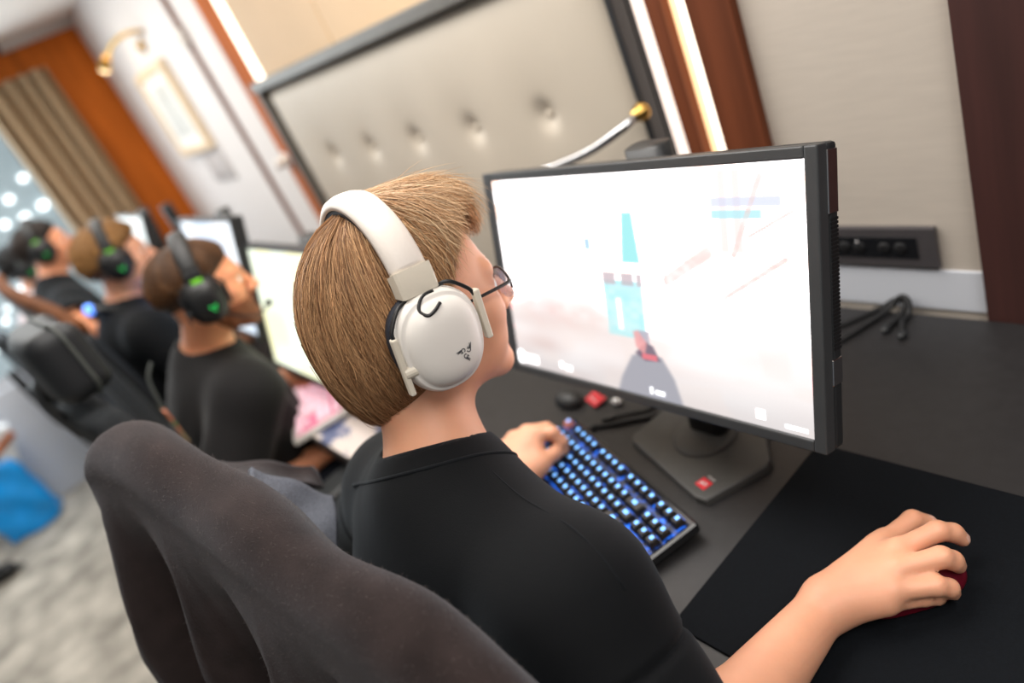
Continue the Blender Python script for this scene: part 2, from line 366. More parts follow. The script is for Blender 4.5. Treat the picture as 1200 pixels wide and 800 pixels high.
def net(fn, lo, hi, h, lip=1.6):
    """sparse surface nets"""
    lo = np.asarray(lo, float); hi = np.asarray(hi, float); B = 8
    nb = np.ceil((hi - lo) / (h * B)).astype(int); n = nb * B
    bi = np.stack(np.meshgrid(*[np.arange(k) for k in nb], indexing='ij'), -1).reshape(-1, 3)
    cen = lo + (bi * B + (B - 1) / 2) * h
    dc = np.concatenate([fn(c) for c in np.array_split(cen, max(1, len(cen) // 100000))])
    act = np.abs(dc) < B * h * 0.87 * lip + h * 2
    V = np.empty(tuple(nb) + (B, B, B), np.float32); V[:] = dc.reshape(tuple(nb))[..., None, None, None]
    ab = bi[act]; off = np.stack(np.meshgrid(*[np.arange(B)] * 3, indexing='ij'), -1).reshape(-1, 3)
    for s in range(0, len(ab), 400):
        q = ab[s:s + 400]; pts = (lo + (q[:, None, :] * B + off[None]) * h).reshape(-1, 3)
        V[q[:, 0], q[:, 1], q[:, 2]] = fn(pts).reshape(-1, B, B, B)
    V = V.transpose(0, 3, 1, 4, 2, 5).reshape(tuple(n))
    V[0] = V[-1] = 1; V[:, 0] = V[:, -1] = 1; V[:, :, 0] = V[:, :, -1] = 1
    I = V < 0
    cs = [(0, 0, 0), (1, 0, 0), (0, 1, 0), (1, 1, 0), (0, 0, 1), (1, 0, 1), (0, 1, 1), (1, 1, 1)]
    sl = lambda A, c: A[c[0]:n[0] - 1 + c[0], c[1]:n[1] - 1 + c[1], c[2]:n[2] - 1 + c[2]]
    cnt = np.zeros(tuple(n - 1), np.int8)
    for c in cs: cnt += sl(I, c)
    cells = np.argwhere((cnt > 0) & (cnt < 8)); idx = -np.ones(tuple(n - 1), np.int32); idx[tuple(cells.T)] = np.arange(len(cells))
    val = np.stack([V[cells[:, 0] + c[0], cells[:, 1] + c[1], cells[:, 2] + c[2]] for c in cs], 1)
    acc = np.zeros((len(cells), 3)); num = np.zeros(len(cells))
    for i in range(8):
        for j in range(i + 1, 8):
            d = np.array(cs[j]) - np.array(cs[i])
            if np.abs(d).sum() != 1: continue
            a, b = val[:, i], val[:, j]; x = (a < 0) != (b < 0); t = np.where(x, a / np.where(x, a - b, 1), 0)
            acc += np.where(x[:, None], np.array(cs[i]) + t[:, None] * d, 0); num += x
    P = lo + (cells + acc / num[:, None]) * h
    Q = []
    for ax in range(3):
        o1, o2 = [(1, 2), (2, 0), (0, 1)][ax]
        a = I[tuple(slice(0, -1) if k == ax else slice(1, -1) for k in range(3))]
        b = I[tuple(slice(1, None) if k == ax else slice(1, -1) for k in range(3))]
        for flip, msk in ((False, a & ~b), (True, ~a & b)):
            e = np.argwhere(msk); 
            for k in (o1, o2): e[:, k] += 1
            def cell(d1, d2):
                q = e.copy(); q[:, o1] -= d1; q[:, o2] -= d2; return idx[q[:, 0], q[:, 1], q[:, 2]]
            quad = np.stack([cell(1, 1), cell(0, 1), cell(0, 0), cell(1, 0)], 1)
            quad = quad[(quad >= 0).all(1)]
            Q.append(quad[:, ::-1] if flip else quad)
    return P, np.concatenate(Q)
def polymesh(P, Q): return (P, Q)
# ================================================================== the room
YW = 1.02      # back wall face
XF = -4.75     # far wall face
struct('floor', box(XF - 0.1, -3.2, -0.05, 2.2, YW, 0.0), M['carpet'])
struct('wall_back', box(XF - 0.1, YW, 0.0, 2.2, YW + 0.12, 2.3), M['wall'])
struct('ceiling', box(XF - 0.1, -3.2, 2.15, 2.2, YW, 2.25), M['ceiling'])
# far wall: piece beside the corner, and the pieces around the window opening
struct('wall_far', cat(box(XF - 0.12, 0.55, 0, XF, YW, 2.15), box(XF - 0.12, -1.9, 0, XF, 0.55, 0.62),
                       box(XF - 0.12, -1.9, 2.03, XF, 0.55, 2.15), box(XF - 0.12, -3.2, 0, XF, -1.9, 2.15)), M['wall'])
struct('trim_1', box(XF, 0.44, 0.0, XF + 0.03, 1.015, 2.10, 0.003), M['wood_orange'])
struct('trim_2', box(XF, -1.9, 2.0, XF + 0.10, 0.44, 2.10, 0.003), M['wood_orange'])
struct('trim_10', box(XF, -2.2, 2.10, XF + 0.12, 0.62, 2.149, 0.003), M['wood_dark'])
struct('trim_3', box(XF, -1.9, 0.0, XF + 0.16, 0.38, 0.66, 0.004), M['white_trim'])
wn = struct('window_1', cat(box(XF - 0.1, -1.9, 0.62, XF - 0.03, 0.55, 0.68), box(XF - 0.1, -1.9, 1.98, XF - 0.03, 0.55, 2.03),
                            box(XF - 0.1, 0.49, 0.62, XF - 0.03, 0.55, 2.03), box(XF - 0.1, -0.75, 0.62, XF - 0.03, -0.69, 2.03),
                            box(XF - 0.1, -1.9, 0.62, XF - 0.03, -1.84, 2.03)), M['white_trim'])
INV[wn.name] = Matrix.Identity(4)
struct('window_pane', cat(box(XF - 0.07, -1.84, 0.68, XF - 0.06, -0.75, 1.98), box(XF - 0.07, -0.69, 0.68, XF - 0.06, 0.49, 1.98)), M['glass'], parent=wn)
# building outside; daylight and bright highlights put in as glowing surfaces
fac = empty('building', 'pale grey building seen out of focus through the far window', 'building', (-7.0, -0.8, -1.0))
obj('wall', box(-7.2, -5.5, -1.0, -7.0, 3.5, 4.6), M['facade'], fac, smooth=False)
gr = random.Random(5)
for i in range(11):
    for j in range(11):
        if gr.random() < 0.45: continue
        y = -0.75 + j * 0.16 + gr.uniform(-0.05, 0.05); z = 0.5 + i * 0.16 + gr.uniform(-0.05, 0.05); s = gr.uniform(0.012, 0.034)
        obj('window', box(-7.0, y - s, z - s * 0.8, -6.97, y + s, z + s * 0.8, 0.004), M['highlight_glow'], fac, smooth=False)  # small glowing panel standing in for a blurred highlight
# curtain
nu, nv = 140, 16; G = np.zeros((nu, nv, 3))
for i in range(nu):
    u = i / (nu - 1)
    for j in range(nv):
        v = j / (nv - 1); z = 1.97 - 1.94 * v
        G[i, j] = (XF + 0.10 + 0.052 * math.sin(u * 2 * PI * 5.0 + 0.9 * math.sin(u * 9) + 0.4 * math.sin(v * 3)) + 0.01 * math.sin(u * 31), 0.385 + u * 0.37 + 0.006 * math.sin(u * 60 + v), z)
tag(obj('curtain', sheet(G, 0.004), M['curtain']), 'taupe pleated curtain hanging beside the bright window', 'curtain')
# strips and panels of the back wall
struct('trim_4', box(-3.165, YW - 0.012, 0.74, -3.125, YW, 2.15, 0.002), M['wood_brown'])
struct('trim_5', box(-2.815, YW - 0.022, 0.0, -2.647, YW, 2.15, 0.003), M['wood_orange'])
ls = struct('trim_6', box(-2.647, YW - 0.022, 1.44, -2.567, YW, 2.15), M['led'])
struct('trim_11', box(-2.647, YW - 0.021, 0.742, -2.602, YW - 0.001, 1.44, 0.003), M['wood_orange'])
# padded panels above the headboard, with a seam between them
struct('wall_panel', cat(box(-2.567, YW - 0.024, 1.40, -1.985, YW, 2.15, 0.006, 3), box(-1.98, YW - 0.024, 1.40, -0.93, YW, 2.15, 0.006, 3)), M['padded'])
# right of the headboard: light strips between slats, veneer, wallpaper, dark veneer
struct('trim_7', box(-0.915, YW - 0.02, 0.74, -0.868, YW, 2.15), M['led_pink'])
struct('trim_8', box(-0.868, YW - 0.045, 0.74, -0.838, YW, 2.15, 0.002), M['wood_brown'])
struct('trim_12', box(-0.838, YW - 0.02, 0.74, -0.822, YW, 2.15), M['led_amber'])
struct('trim_13', box(-0.822, YW - 0.022, 0.74, -0.803, YW, 2.15), M['led'])
struct('trim_9', box(-0.803, YW - 0.03, 0.0, -0.722, YW, 2.15, 0.002), M['wood_brown'])
struct('wall_right', box(-0.722, YW - 0.012, 0.0, -0.4265, YW, 2.15), M['wallpaper'])
struct('white_strip_right', box(-0.722, YW - 0.016, 0.74, -0.4265, YW - 0.004, 0.812, 0.001), M['white_trim'])  # thin white strip along the foot of the wallpaper
struct('wall_dark', box(-0.4265, YW - 0.03, 0.0, 2.2, YW, 2.15), M['wood_dark'])

# ------------------------------------------------------------------ headboard
HY = 0.965
hb = empty('headboard', 'tall beige tufted leather headboard in a grey metal frame on the wall', 'headboard', (-1.75, 1.0, 0.0))
HX0, HX1, HZ1 = -2.575, -0.932, 1.43
tufts = [(-1.20 - 0.272 * k, z) for k in range(-1, 6) for z in (1.167,)]
tufts = [t for t in tufts if HX0 + 0.05 < t[0] < HX1 - 0.03]
nx, nz = 220, 120; G = np.zeros((nx, nz, 3))
xs = np.linspace(HX0, HX1, nx); zs = np.linspace(0.745, HZ1, nz)
XX, ZZ = np.meshgrid(xs, zs, indexing='ij')
D = np.full_like(XX, HY)
for tx, tz in tufts:
    r = np.hypot(XX - tx, (ZZ - tz)); D += 0.016 * np.exp(-(r / 0.028) ** 2) + 0.006 * np.exp(-(r / 0.09) ** 2)
    # short creases running off each button
    D += 0.0 * np.exp(-((ZZ - tz) / 0.012) ** 2) * np.exp(-((XX - tx) / 0.07) ** 2)
edge = np.minimum(np.minimum(XX - HX0, HX1 - XX), HZ1 - ZZ); D += 0.03 * np.exp(-edge / 0.02)
G[..., 0] = XX; G[..., 1] = D; G[..., 2] = ZZ
v = G.reshape(-1, 3); F = []
for i in range(nx - 1):
    for j in range(nz - 1): F.append((i * nz + j, (i + 1) * nz + j, (i + 1) * nz + j + 1, i * nz + j + 1))
rimi = [i * nz for i in range(nx)] + [(nx - 1) * nz + j for j in range(1, nz)] + [i * nz + nz - 1 for i in range(nx - 2, -1, -1)] + [j for j in range(nz - 2, 0, -1)]
bk = v[rimi].copy(); bk[:, 1] = 1.015; n0 = len(v); L = len(rimi)
F += [(rimi[(k + 1) % L], rimi[k], n0 + k, n0 + (k + 1) % L) for k in range(L)] + [tuple(n0 + k for k in range(L))]
cu = obj('cushion', (np.vstack([v, bk]), F), M['leather'], hb)
for tx, tz in tufts: obj('button', ball((tx, HY + 0.018, tz), (0.009, 0.006, 0.009), 12, 8), M['leather'], cu)
obj('frame', cat(box(HX0 - 0.035, 0.945, HZ1, HX1 + 0.014, 1.018, HZ1 + 0.034, 0.004), box(HX0 - 0.025, 0.95, 0.745, HX0, 1.018, HZ1, 0.004)), M['metal_trim'], hb, smooth=False)
obj('frame', cat(box(HX1, 0.955, 0.745, HX1 + 0.014, 0.990, HZ1, 0.003), box(HX1 + 0.002, 0.992, 0.745, HX1 + 0.014, 1.018, HZ1, 0.003)), M['plastic'], hb, smooth=False)
# flexible reading lamp on the right frame
rl = empty('reading_lamp', 'flexible silver reading lamp arm reaching from a brass socket on the headboard', 'lamp', (-0.93, 0.94, 1.15))
obj('socket', cat(xf(lathe([(0.015, 0), (0.017, 0.004), (0.017, 0.012), (0.011, 0.016), (0.010, 0.03)], 20), rotM('X', PI / 2), (-0.921, 0.956, 1.150))), M['brass'], rl)
obj('arm', tube([(-0.921, 0.935, 1.150), (-0.935, 0.905, 1.140), (-1.00, 0.875, 1.118), (-1.08, 0.85, 1.105), (-1.14, 0.83, 1.10), (-1.19, 0.815, 1.075), (-1.205, 0.81, 1.03)], 0.0085, 12), M['chrome'], rl)
obj('lamp_head', xf(lathe([(0.008, 0.0), (0.02, -0.02), (0.024, -0.055), (0.02, -0.06)], 20), None, (-1.206, 0.81, 1.035)), M['chrome'], rl)
# knob of the other bedside lamp
kn = empty('wall_fitting', 'small pale round fitting on the orange trim left of the headboard', 'fitting', (-2.75, 0.98, 1.178))
obj('plate', xf(lathe([(0.03, 0), (0.03, 0.006), (0.016, 0.012), (0.014, 0.03), (0.02, 0.036), (0.018, 0.048), (0.004, 0.052)], 20), rotM('X', PI / 2), (-2.75, 0.985, 1.178)), M['hs_white'], kn)
obj('collar', xf(lathe([(0.0165, 0.012), (0.0165, 0.017)], 20), rotM('X', PI / 2), (-2.75, 0.985, 1.178)), M['brass'], kn)
bk_ = empty('wall_bracket', 'small white bracket on the thin brown strip of the far wall', 'bracket', (-3.145, 1.008, 1.72))
obj('plate', box(-3.17, 0.985, 1.685, -3.12, 1.008, 1.75, 0.006), M['hs_white'], bk_)
obj('screw', xf(lathe([(0.006, 0), (0.006, 0.003), (0.002, 0.004)], 12), rotM('X', PI / 2), (-3.145, 0.985, 1.718)), M['chrome'], bk_)
# picture and its lamp
pc = empty('picture', 'cream framed picture hanging on the white wall under the brass lamp', 'picture', (-3.84, 1.015, 1.30))
px0, px1, pz0, pz1 = -4.12, -3.575, 1.295, 1.715
obj('frame', cat(box(px0, 0.985, pz0, px0 + 0.03, 1.018, pz1, 0.004), box(px1 - 0.045, 0.985, pz0, px1, 1.018, pz1, 0.004),
                 box(px0 + 0.03, 0.985, pz0, px1 - 0.045, 1.018, pz0 + 0.035, 0.004), box(px0 + 0.03, 0.985, pz1 - 0.035, px1 - 0.045, 1.018, pz1, 0.004)), M['frame_cream'], pc, smooth=False)
obj('mount', box(px0 + 0.03, 1.0, pz0 + 0.035, px1 - 0.045, 1.01, pz1 - 0.035), M['mat_board'], pc, smooth=False)
obj('print', box(px0 + 0.13, 0.998, pz0 + 0.09, px1 - 0.14, 1.001, pz1 - 0.08), M['art'], pc, smooth=False)
wl = empty('picture_lamp', 'curved brass picture lamp glowing above the framed picture', 'lamp', (-3.60, 1.0, 1.835))
obj('wall_piece', xf(lathe([(0.03, 0), (0.03, 0.01), (0.012, 0.016), (0.01, 0.03)], 20), rotM('X', PI / 2), (-3.75, YW, 1.80)), M['brass'], wl)
obj('arm', tube([(-3.60, 1.01, 1.835), (-3.62, 0.98, 1.850), (-3.68, 0.94, 1.858), (-3.76, 0.905, 1.850), (-3.83, 0.885, 1.828), (-3.87, 0.872, 1.815)], 0.010, 10), M['brass'], wl)
sh = obj('shade', tube([(-3.86, 0.875, 1.822), (-3.915, 0.858, 1.795)], [0.016, 0.028], 16, 0, False), M['brass'], wl)
M['bulb'] = mat('warm_bulb', (1, 0.8, 0.5, 1), 0.5, emit=(1, 0.78, 0.46, 1), estr=5.0, noise=(3, 0.01, 1))
obj('bulb', ball((-3.917, 0.857, 1.794), 0.024, 14, 10), M['bulb'], wl)
pl = bpy.data.lights.new('picture_lamp_light', 'POINT'); pl.energy = 0.35; pl.color = (1, 0.78, 0.5); pl.shadow_soft_size = 0.04
plo = bpy.data.objects.new('picture_lamp_light', pl); COL.objects.link(plo); plo.location = (-3.93, 0.85, 1.74)
tag(obj('wall_piece', cat(box(-3.89, YW - 0.008, 1.13, -3.55, YW, 1.285, 0.003), box(-3.84, YW - 0.012, 1.16, -3.60, YW - 0.008, 1.255, 0.002)), mat('grey_wall_rectangle', lin(188, 182, 180), 0.6, noise=(10, 0.03, 2))), 'flat grey rectangle on the white wall just below the picture', 'panel')  # thin grey rectangle raised slightly off the white wall
# outlet block beside the monitor
ot = empty('power_outlet', 'dark bronze multi socket outlet plate on the beige wallpaper', 'outlet', (-0.575, YW - 0.012, 0.854))
obj('plate', box(-0.668, YW - 0.022, 0.818, -0.487, YW - 0.012, 0.890, 0.0025), M['outlet'], ot, smooth=False)
obj('socket_panel', box(-0.652, YW - 0.0235, 0.836, -0.515, YW - 0.0215, 0.874, 0.0008), M['plastic_gloss'], ot, smooth=False)
for x in (-0.63, -0.605, -0.565, -0.54):
    obj('socket', xf(lathe([(0.010, 0), (0.010, 0.0012), (0.004, 0.0014)], 16), rotM('X', PI / 2), (x, YW - 0.0233, 0.855)), M['rubber'], ot)
obj('indicator', xf(lathe([(0.0022, 0), (0.0018, 0.001)], 10), rotM('X', PI / 2), (-0.607, YW - 0.0245, 0.866)), M['white_ink'], ot)

# ------------------------------------------------------------------ desk
DZ = 0.74
dk = empty('desk', 'long black desk running along the wall under all the monitors', 'desk', (-1.6, 0.6, 0))
DX0, DX1, DY0, DY1 = -4.55, 1.3, 0.275, YW - 0.032
obj('desk_top', box(DX0, DY0, DZ - 0.03, DX1, DY1, DZ, 0.004), M['desk'], dk, smooth=False)
for x in (-4.4, -2.6, -0.9, 1.15):
    for y in (DY0 + 0.1, DY1 - 0.1):
        obj('leg', box(x - 0.025, y - 0.025, 0, x + 0.025, y + 0.025, DZ - 0.03, 0.004), M['plastic'], dk, smooth=False)
obj('back_panel', box(DX0 + 0.1, DY1 - 0.04, 0.25, DX1 - 0.1, DY1 - 0.02, DZ - 0.03), M['desk'], dk, smooth=False)

# ------------------------------------------------------------------ monitors
TILT = 0.3227
SW, SH = 0.543, 0.3055
def screen_grid(nx, ny, paint):
    X = np.linspace(0, 1, nx + 1); Y = np.linspace(0, 1, ny + 1)
    v = np.array([((x - 0.5) * SW, 0, (y - 0.5) * SH) for x in X for y in Y]); a = np.arange((nx + 1) * (ny + 1)).reshape(nx + 1, ny + 1)
    f = np.stack([a[:-1, :-1], a[1:, :-1], a[1:, 1:], a[:-1, 1:]], -1).reshape(-1, 4)
    cx, cy = np.meshgrid((X[1:] + X[:-1]) / 2, (Y[1:] + Y[:-1]) / 2, indexing='ij')
    return v, f, paint(cx.ravel(), 1 - cy.ravel())
def sstep(a, b, x): t = np.clip((x - a) / (b - a), 0, 1); return t * t * (3 - 2 * t)
def vnoise(x, y, s, seed):
    r = np.random.default_rng(seed).random((64, 64)); x = x * s; y = y * s
    xi = np.floor(x).astype(int); yi = np.floor(y).astype(int); fx = x - xi; fy = y - yi
    fx = fx * fx * (3 - 2 * fx); fy = fy * fy * (3 - 2 * fy); g = lambda a, b: r[a % 64, b % 64]
    return (g(xi, yi) * (1 - fx) + g(xi + 1, yi) * fx) * (1 - fy) + (g(xi, yi + 1) * (1 - fx) + g(xi + 1, yi + 1) * fx) * fy
def lay(C, mk, col): mk = np.clip(mk, 0, 1)[:, None]; return C * (1 - mk) + np.array(col) * mk
def poly_mask(x, y, pts, soft=0.004):
    """soft inside mask of a convex polygon (clockwise in y-down)"""
    d = np.full_like(x, 1e9)
    for i in range(len(pts)):
        a, b = np.array(pts[i]), np.array(pts[(i + 1) % len(pts)]); e = b - a; L = np.hypot(*e)
        d = np.minimum(d, (-(y - a[1]) * e[0] + (x - a[0]) * e[1]) / -L)
    return sstep(-soft, soft, d)
def bx_mask(x, y, x0, y0, x1, y1, s=0.003): return sstep(x0 - s, x0 + s, x) * (1 - sstep(x1 - s, x1 + s, x)) * sstep(y0 - s, y0 + s, y) * (1 - sstep(y1 - s, y1 + s, y))
def paint_game(x, y):
    C = np.ones((len(x), 3)) * np.array([1.065, 1.06, 1.06])
    fl = sstep(0.60, 0.74, y + 0.05 * np.sin(x * 7) - 0.02)
    C = lay(C, fl * (0.20 + 0.5 * vnoise(x, y * 2, 7, 2)) * (1 - 0.55 * sstep(0.45, 0.75, x)), (0.86, 0.74, 0.71))
    C = lay(C, sstep(0.80, 1.0, y) * 0.62, (0.84, 0.82, 0.82))
    C = lay(C, bx_mask(x, y, 0.08, 0.60, 0.42, 0.72, 0.06) * vnoise(x, y, 30, 8) * 0.65, (0.98, 0.84, 0.82))
    C = lay(C, sstep(0.55, 0.8, vnoise(x, y, 12, 4)) * 0.20, (0.98, 0.90, 0.86))
    # turquoise doorway and the tall panel over it
    C = lay(C, bx_mask(x, y, 0.425, 0.47, 0.555, 0.73, 0.006) * (0.55 + 0.35 * vnoise(x, y, 40, 5)), (0.70, 0.96, 0.98))
    C = lay(C, bx_mask(x, y, 0.463, 0.55, 0.482, 0.70, 0.005) * 0.9, (1.05, 1.05, 1.05))
    C = lay(C, poly_mask(x, y, [(0.515, 0.17), (0.545, 0.17), (0.558, 0.385), (0.50, 0.385)]) * 0.85, (0.60, 0.94, 0.95))
    C = lay(C, bx_mask(x, y, 0.478, 0.20, 0.484, 0.36) * 0.5, (0.75, 1, 1))
    for a, b in ((0.425, 0.468), (0.49, 0.53), (0.542, 0.558)): C = lay(C, bx_mask(x, y, a, 0.435, b, 0.49, 0.005) * 0.75, (0.80, 0.72, 0.75))
    C = lay(C, bx_mask(x, y, 0.53, 0.69, 0.565, 0.745, 0.006) * 0.8, (0.72, 0.68, 0.74))
    C = lay(C, bx_mask(x, y, 0.37, 0.285, 0.39, 0.335, 0.004) * 0.7, (0.62, 0.82, 1.0))
    C = lay(C, bx_mask(x, y, 0.272, 0.19, 0.279, 0.28, 0.002) * 0.4, (0.6, 0.75, 0.75))
    C = lay(C, bx_mask(x, y, 0.633, 0.34, 0.637, 0.66, 0.002) * 0.35, (0.75, 0.70, 0.72))
    # beams and rails at the right
    for a in (0.80, 0.835): C = lay(C, bx_mask(x, y, a, 0.02, a + 0.018, 0.32, 0.004) * 0.5, (0.98, 0.90, 0.88))
    C = lay(C, bx_mask(x, y, 0.78, 0.118, 0.945, 0.15, 0.004) * 0.55, (0.80, 0.84, 0.97)); C = lay(C, bx_mask(x, y, 0.78, 0.165, 0.90, 0.195, 0.004) * 0.7, (0.66, 0.93, 0.98))
    for (ax, ay, bx_, by, w) in ((0.64, 0.45, 0.76, 0.33, 0.016), (0.80, 0.50, 0.95, 0.34, 0.006), (0.83, 0.33, 0.90, 0.05, 0.008), (0.87, 0.26, 0.97, 0.17, 0.004)):
        e = np.array((bx_ - ax, (by - ay) * 0.56)); L = np.hypot(*e); px, py = x - ax, (y - ay) * 0.56
        t = np.clip((px * e[0] + py * e[1]) / L ** 2, 0, 1); d = np.hypot(px - t * e[0], py - t * e[1])
        C = lay(C, (1 - sstep(w * 0.5, w, d)) * (0.25 + 0.5 * vnoise(x, y, 60, 9)), (0.95, 0.84, 0.82))
    # hand-held gun: grey sleeve shape with a red band and barrel
    C = lay(C, poly_mask(x, y, [(0.50, 0.815), (0.545, 0.79), (0.60, 0.80), (0.635, 0.89), (0.665, 1.05), (0.425, 1.05), (0.455, 0.93)], 0.008) * 0.95, (0.66, 0.66, 0.70))
    C = lay(C, poly_mask(x, y, [(0.512, 0.80), (0.552, 0.74), (0.575, 0.755), (0.595, 0.82), (0.545, 0.83)], 0.006) * 0.95, (0.50, 0.44, 0.50))
    C = lay(C, poly_mask(x, y, [(0.512, 0.70), (0.528, 0.69), (0.555, 0.745), (0.545, 0.80), (0.518, 0.77)], 0.005) * 0.85, (0.97, 0.66, 0.66))
    C = lay(C, bx_mask(x, y, 0.535, 0.795, 0.585, 0.822, 0.004) * 0.9, (0.97, 0.50, 0.54))
    # scoreboard outline and readouts
    C = lay(C, (bx_mask(x, y, 0.352, 0.02, 0.388, 0.062, 0.001) - bx_mask(x, y, 0.356, 0.02, 0.384, 0.056, 0.001)) * 0.8, (0.55, 0.55, 0.6))
    for (a, b, c, d) in ((0.03, 0.935, 0.10, 0.985), (0.20, 0.93, 0.218, 0.97), (0.222, 0.945, 0.255, 0.975), (0.55, 0.95, 0.562, 0.985), (0.568, 0.962, 0.60, 0.982), (0.86, 0.93, 0.885, 0.972), (0.93, 0.965, 0.985, 0.985)):
        C = lay(C, bx_mask(x, y, a, b, c, d, 0.002) * 0.95, (1.05, 1.05, 1.05))
    C = lay(C, 1 - sstep(0.020, 0.024, np.hypot(x - 0.015, (y - 0.955) * 0.56)), (1.05, 1.05, 1.05))
    return np.minimum(C, 1) ** 2.2 * 0.72 + np.maximum(C - 1, 0) * 27
def paint_flat(col, col2, seed):
    def f(x, y):
        C = np.ones((len(x), 3)) * np.array(col); C = lay(C, sstep(0.35, 0.75, vnoise(x, y * 0.6, 5, seed)), col2)
        C = lay(C, bx_mask(x, y, 0.02, 0.03, 0.30, 0.06) * 0.5, (0.7, 0.75, 0.8)); return lay(C, bx_mask(x, y, 0.4, 0.9, 0.6, 0.95) * 0.5, (0.6, 0.65, 0.7))
    return f
def screen_mat():
    mt = bpy.data.materials.new('lit_display'); mt.use_nodes = True; nt = mt.node_tree; b = nt.nodes['Principled BSDF']
    b.inputs['Base Color'].default_value = (0.02, 0.02, 0.02, 1); b.inputs['Roughness'].default_value = 0.35
    a = nt.nodes.new('ShaderNodeAttribute'); a.attribute_name = 'picture'; nt.links.new(a.outputs['Color'], b.inputs['Emission Color'])
    nz_ = nt.nodes.new('ShaderNodeTexNoise'); nz_.inputs['Scale'].default_value = 900
    mr = nt.nodes.new('ShaderNodeMapRange'); mr.inputs[3].default_value = 0.96; mr.inputs[4].default_value = 1.04
    tc = nt.nodes.new('ShaderNodeTexCoord'); nt.links.new(tc.outputs['Object'], nz_.inputs['Vector'])
    nt.links.new(nz_.outputs['Fac'], mr.inputs[0]); nt.links.new(mr.outputs[0], b.inputs['Emission Strength']); return mt
M['screen'] = screen_mat()
def make_monitor(label, cx, cy, cz, yaw, paint, group, res=(240, 135), base_dx=0.0, detail=True):
    """cx,cy,cz: centre of the display"""
    t = empty('monitor', label, 'monitor', (cx, cy, DZ), yaw, group)
    Rt = rotM('X', -TILT); c = (0, 0, cz - DZ)
    T = lambda g: xf(g, Rt, c)
    bz, tp = 0.0115, 0.013
    hw, hh = SW / 2, SH / 2
    # housing: rear shell with an opening in front for the display
    fr = cat(box(-hw - bz - 0.008, -0.004, -hh - 0.014, -hw, 0.014, hh + tp, 0.002), box(hw, -0.004, -hh - 0.014, hw + bz + 0.0035, 0.014, hh + tp, 0.002),
             box(-hw, -0.004, hh, hw, 0.014, hh + tp, 0.002), box(-hw, -0.004, -hh - 0.014, hw, 0.014, -hh, 0.002))
    obj('bezel', T(fr), M['plastic_grey'] if detail else M['plastic'], t, local=True, smooth=False)
    back = cat(box(-hw - bz - 0.008, 0.0145, -hh - 0.014, hw + bz + 0.0035, 0.032, hh + tp, 0.004), box(-hw * 0.8, 0.032, -hh * 0.75, hw * 0.8, 0.048, hh * 0.75, 0.012, 3), box(-0.1, 0.048, -0.075, 0.1, 0.062, 0.095, 0.006))
    hs = obj('housing', T(back), M['plastic'], t, local=True, smooth=False)
    if detail:
        # bright clips and the ridged grip at the right side
        x = hw + bz + 0.00352
        obj('side_clip', T(cat(box(x - 0.002, 0.012, hh - 0.058, x + 0.0012, 0.030, hh + 0.006, 0.001))), M['chrome'], hs, local=True, smooth=False)
        obj('side_clip', T(cat(box(x - 0.002, 0.012, -hh + 0.062, x + 0.0012, 0.030, -hh + 0.092, 0.001))), M['chrome'], hs, local=True, smooth=False)
        obj('grip_strip', T(cat(*[box(x - 0.001, 0.017, z - 0.0014, x + 0.0004, 0.030, z + 0.0014) for z in np.arange(-0.05, hh - 0.064, 0.0042)])), M['rubber'], hs, local=True, smooth=False)
    v, f, colr = screen_grid(*res, paint)
    so = obj('display', (T((v, f))[0], f), M['screen'], t, local=True, smooth=False)
    at = so.data.color_attributes.new('picture', 'FLOAT_COLOR', 'CORNER')
    cc = np.repeat(np.hstack([colr, np.ones((len(colr), 1))]), 4, axis=0); at.data.foreach_set('color', cc.astype(np.float32).ravel())
    # stand
    sy = 0.075
    zt = cz - DZ + 0.152
    pil = []
    for k in range(9):
        u = k / 8; w, d = 0.066, 0.034
        for q in round_poly(w, d, 0.012, 4, base_dx + 0.01, 0.05 + 0.062 * u): pil.append((q[0], q[1], 0.010 + (zt - 0.010) * u))
    n = len(pil) // 9
    pf = [(i * n + k, i * n + (k + 1) % n, (i + 1) * n + (k + 1) % n, (i + 1) * n + k) for i in range(8) for k in range(n)] + [tuple(range(n))[::-1], tuple(8 * n + k for k in range(n))]
    st = obj('stand', cat((np.array(pil), pf), tube([(base_dx + 0.01, 0.085, cz - DZ), (base_dx + 0.01, 0.05, cz - DZ)], 0.03, 16, 0)), M['plastic'], t, local=True)
    poly = [(0.098, 0.067), (0.09, 0.085), (-0.085, 0.085), (-0.098, 0.065), (-0.106, -0.006), (-0.098, -0.019), (0.074, -0.078), (0.092, -0.077), (0.131, 0.013), (0.130, 0.026)]
    poly = [(px_ + base_dx, py_ + 0.0) for px_, py_ in poly]
    bs = obj('base', prism(poly, 0.0, 0.012, 0.004), M['base_metal'], t, local=True, smooth=False)
    obj('collar', lathe([(0.050, 0.0118), (0.050, 0.014), (0.046, 0.017), (0.030, 0.018)], 32, (base_dx + 0.01, 0.035, 0)), M['base_metal'], bs, local=True)
    return t, bs
MG = 'gaming monitors along the desk'
mon, mbase = make_monitor('large black monitor with a white lit game screen, nearest on the right', -0.682, 0.570, 1.041, -0.0076, paint_game, MG, (320, 180))
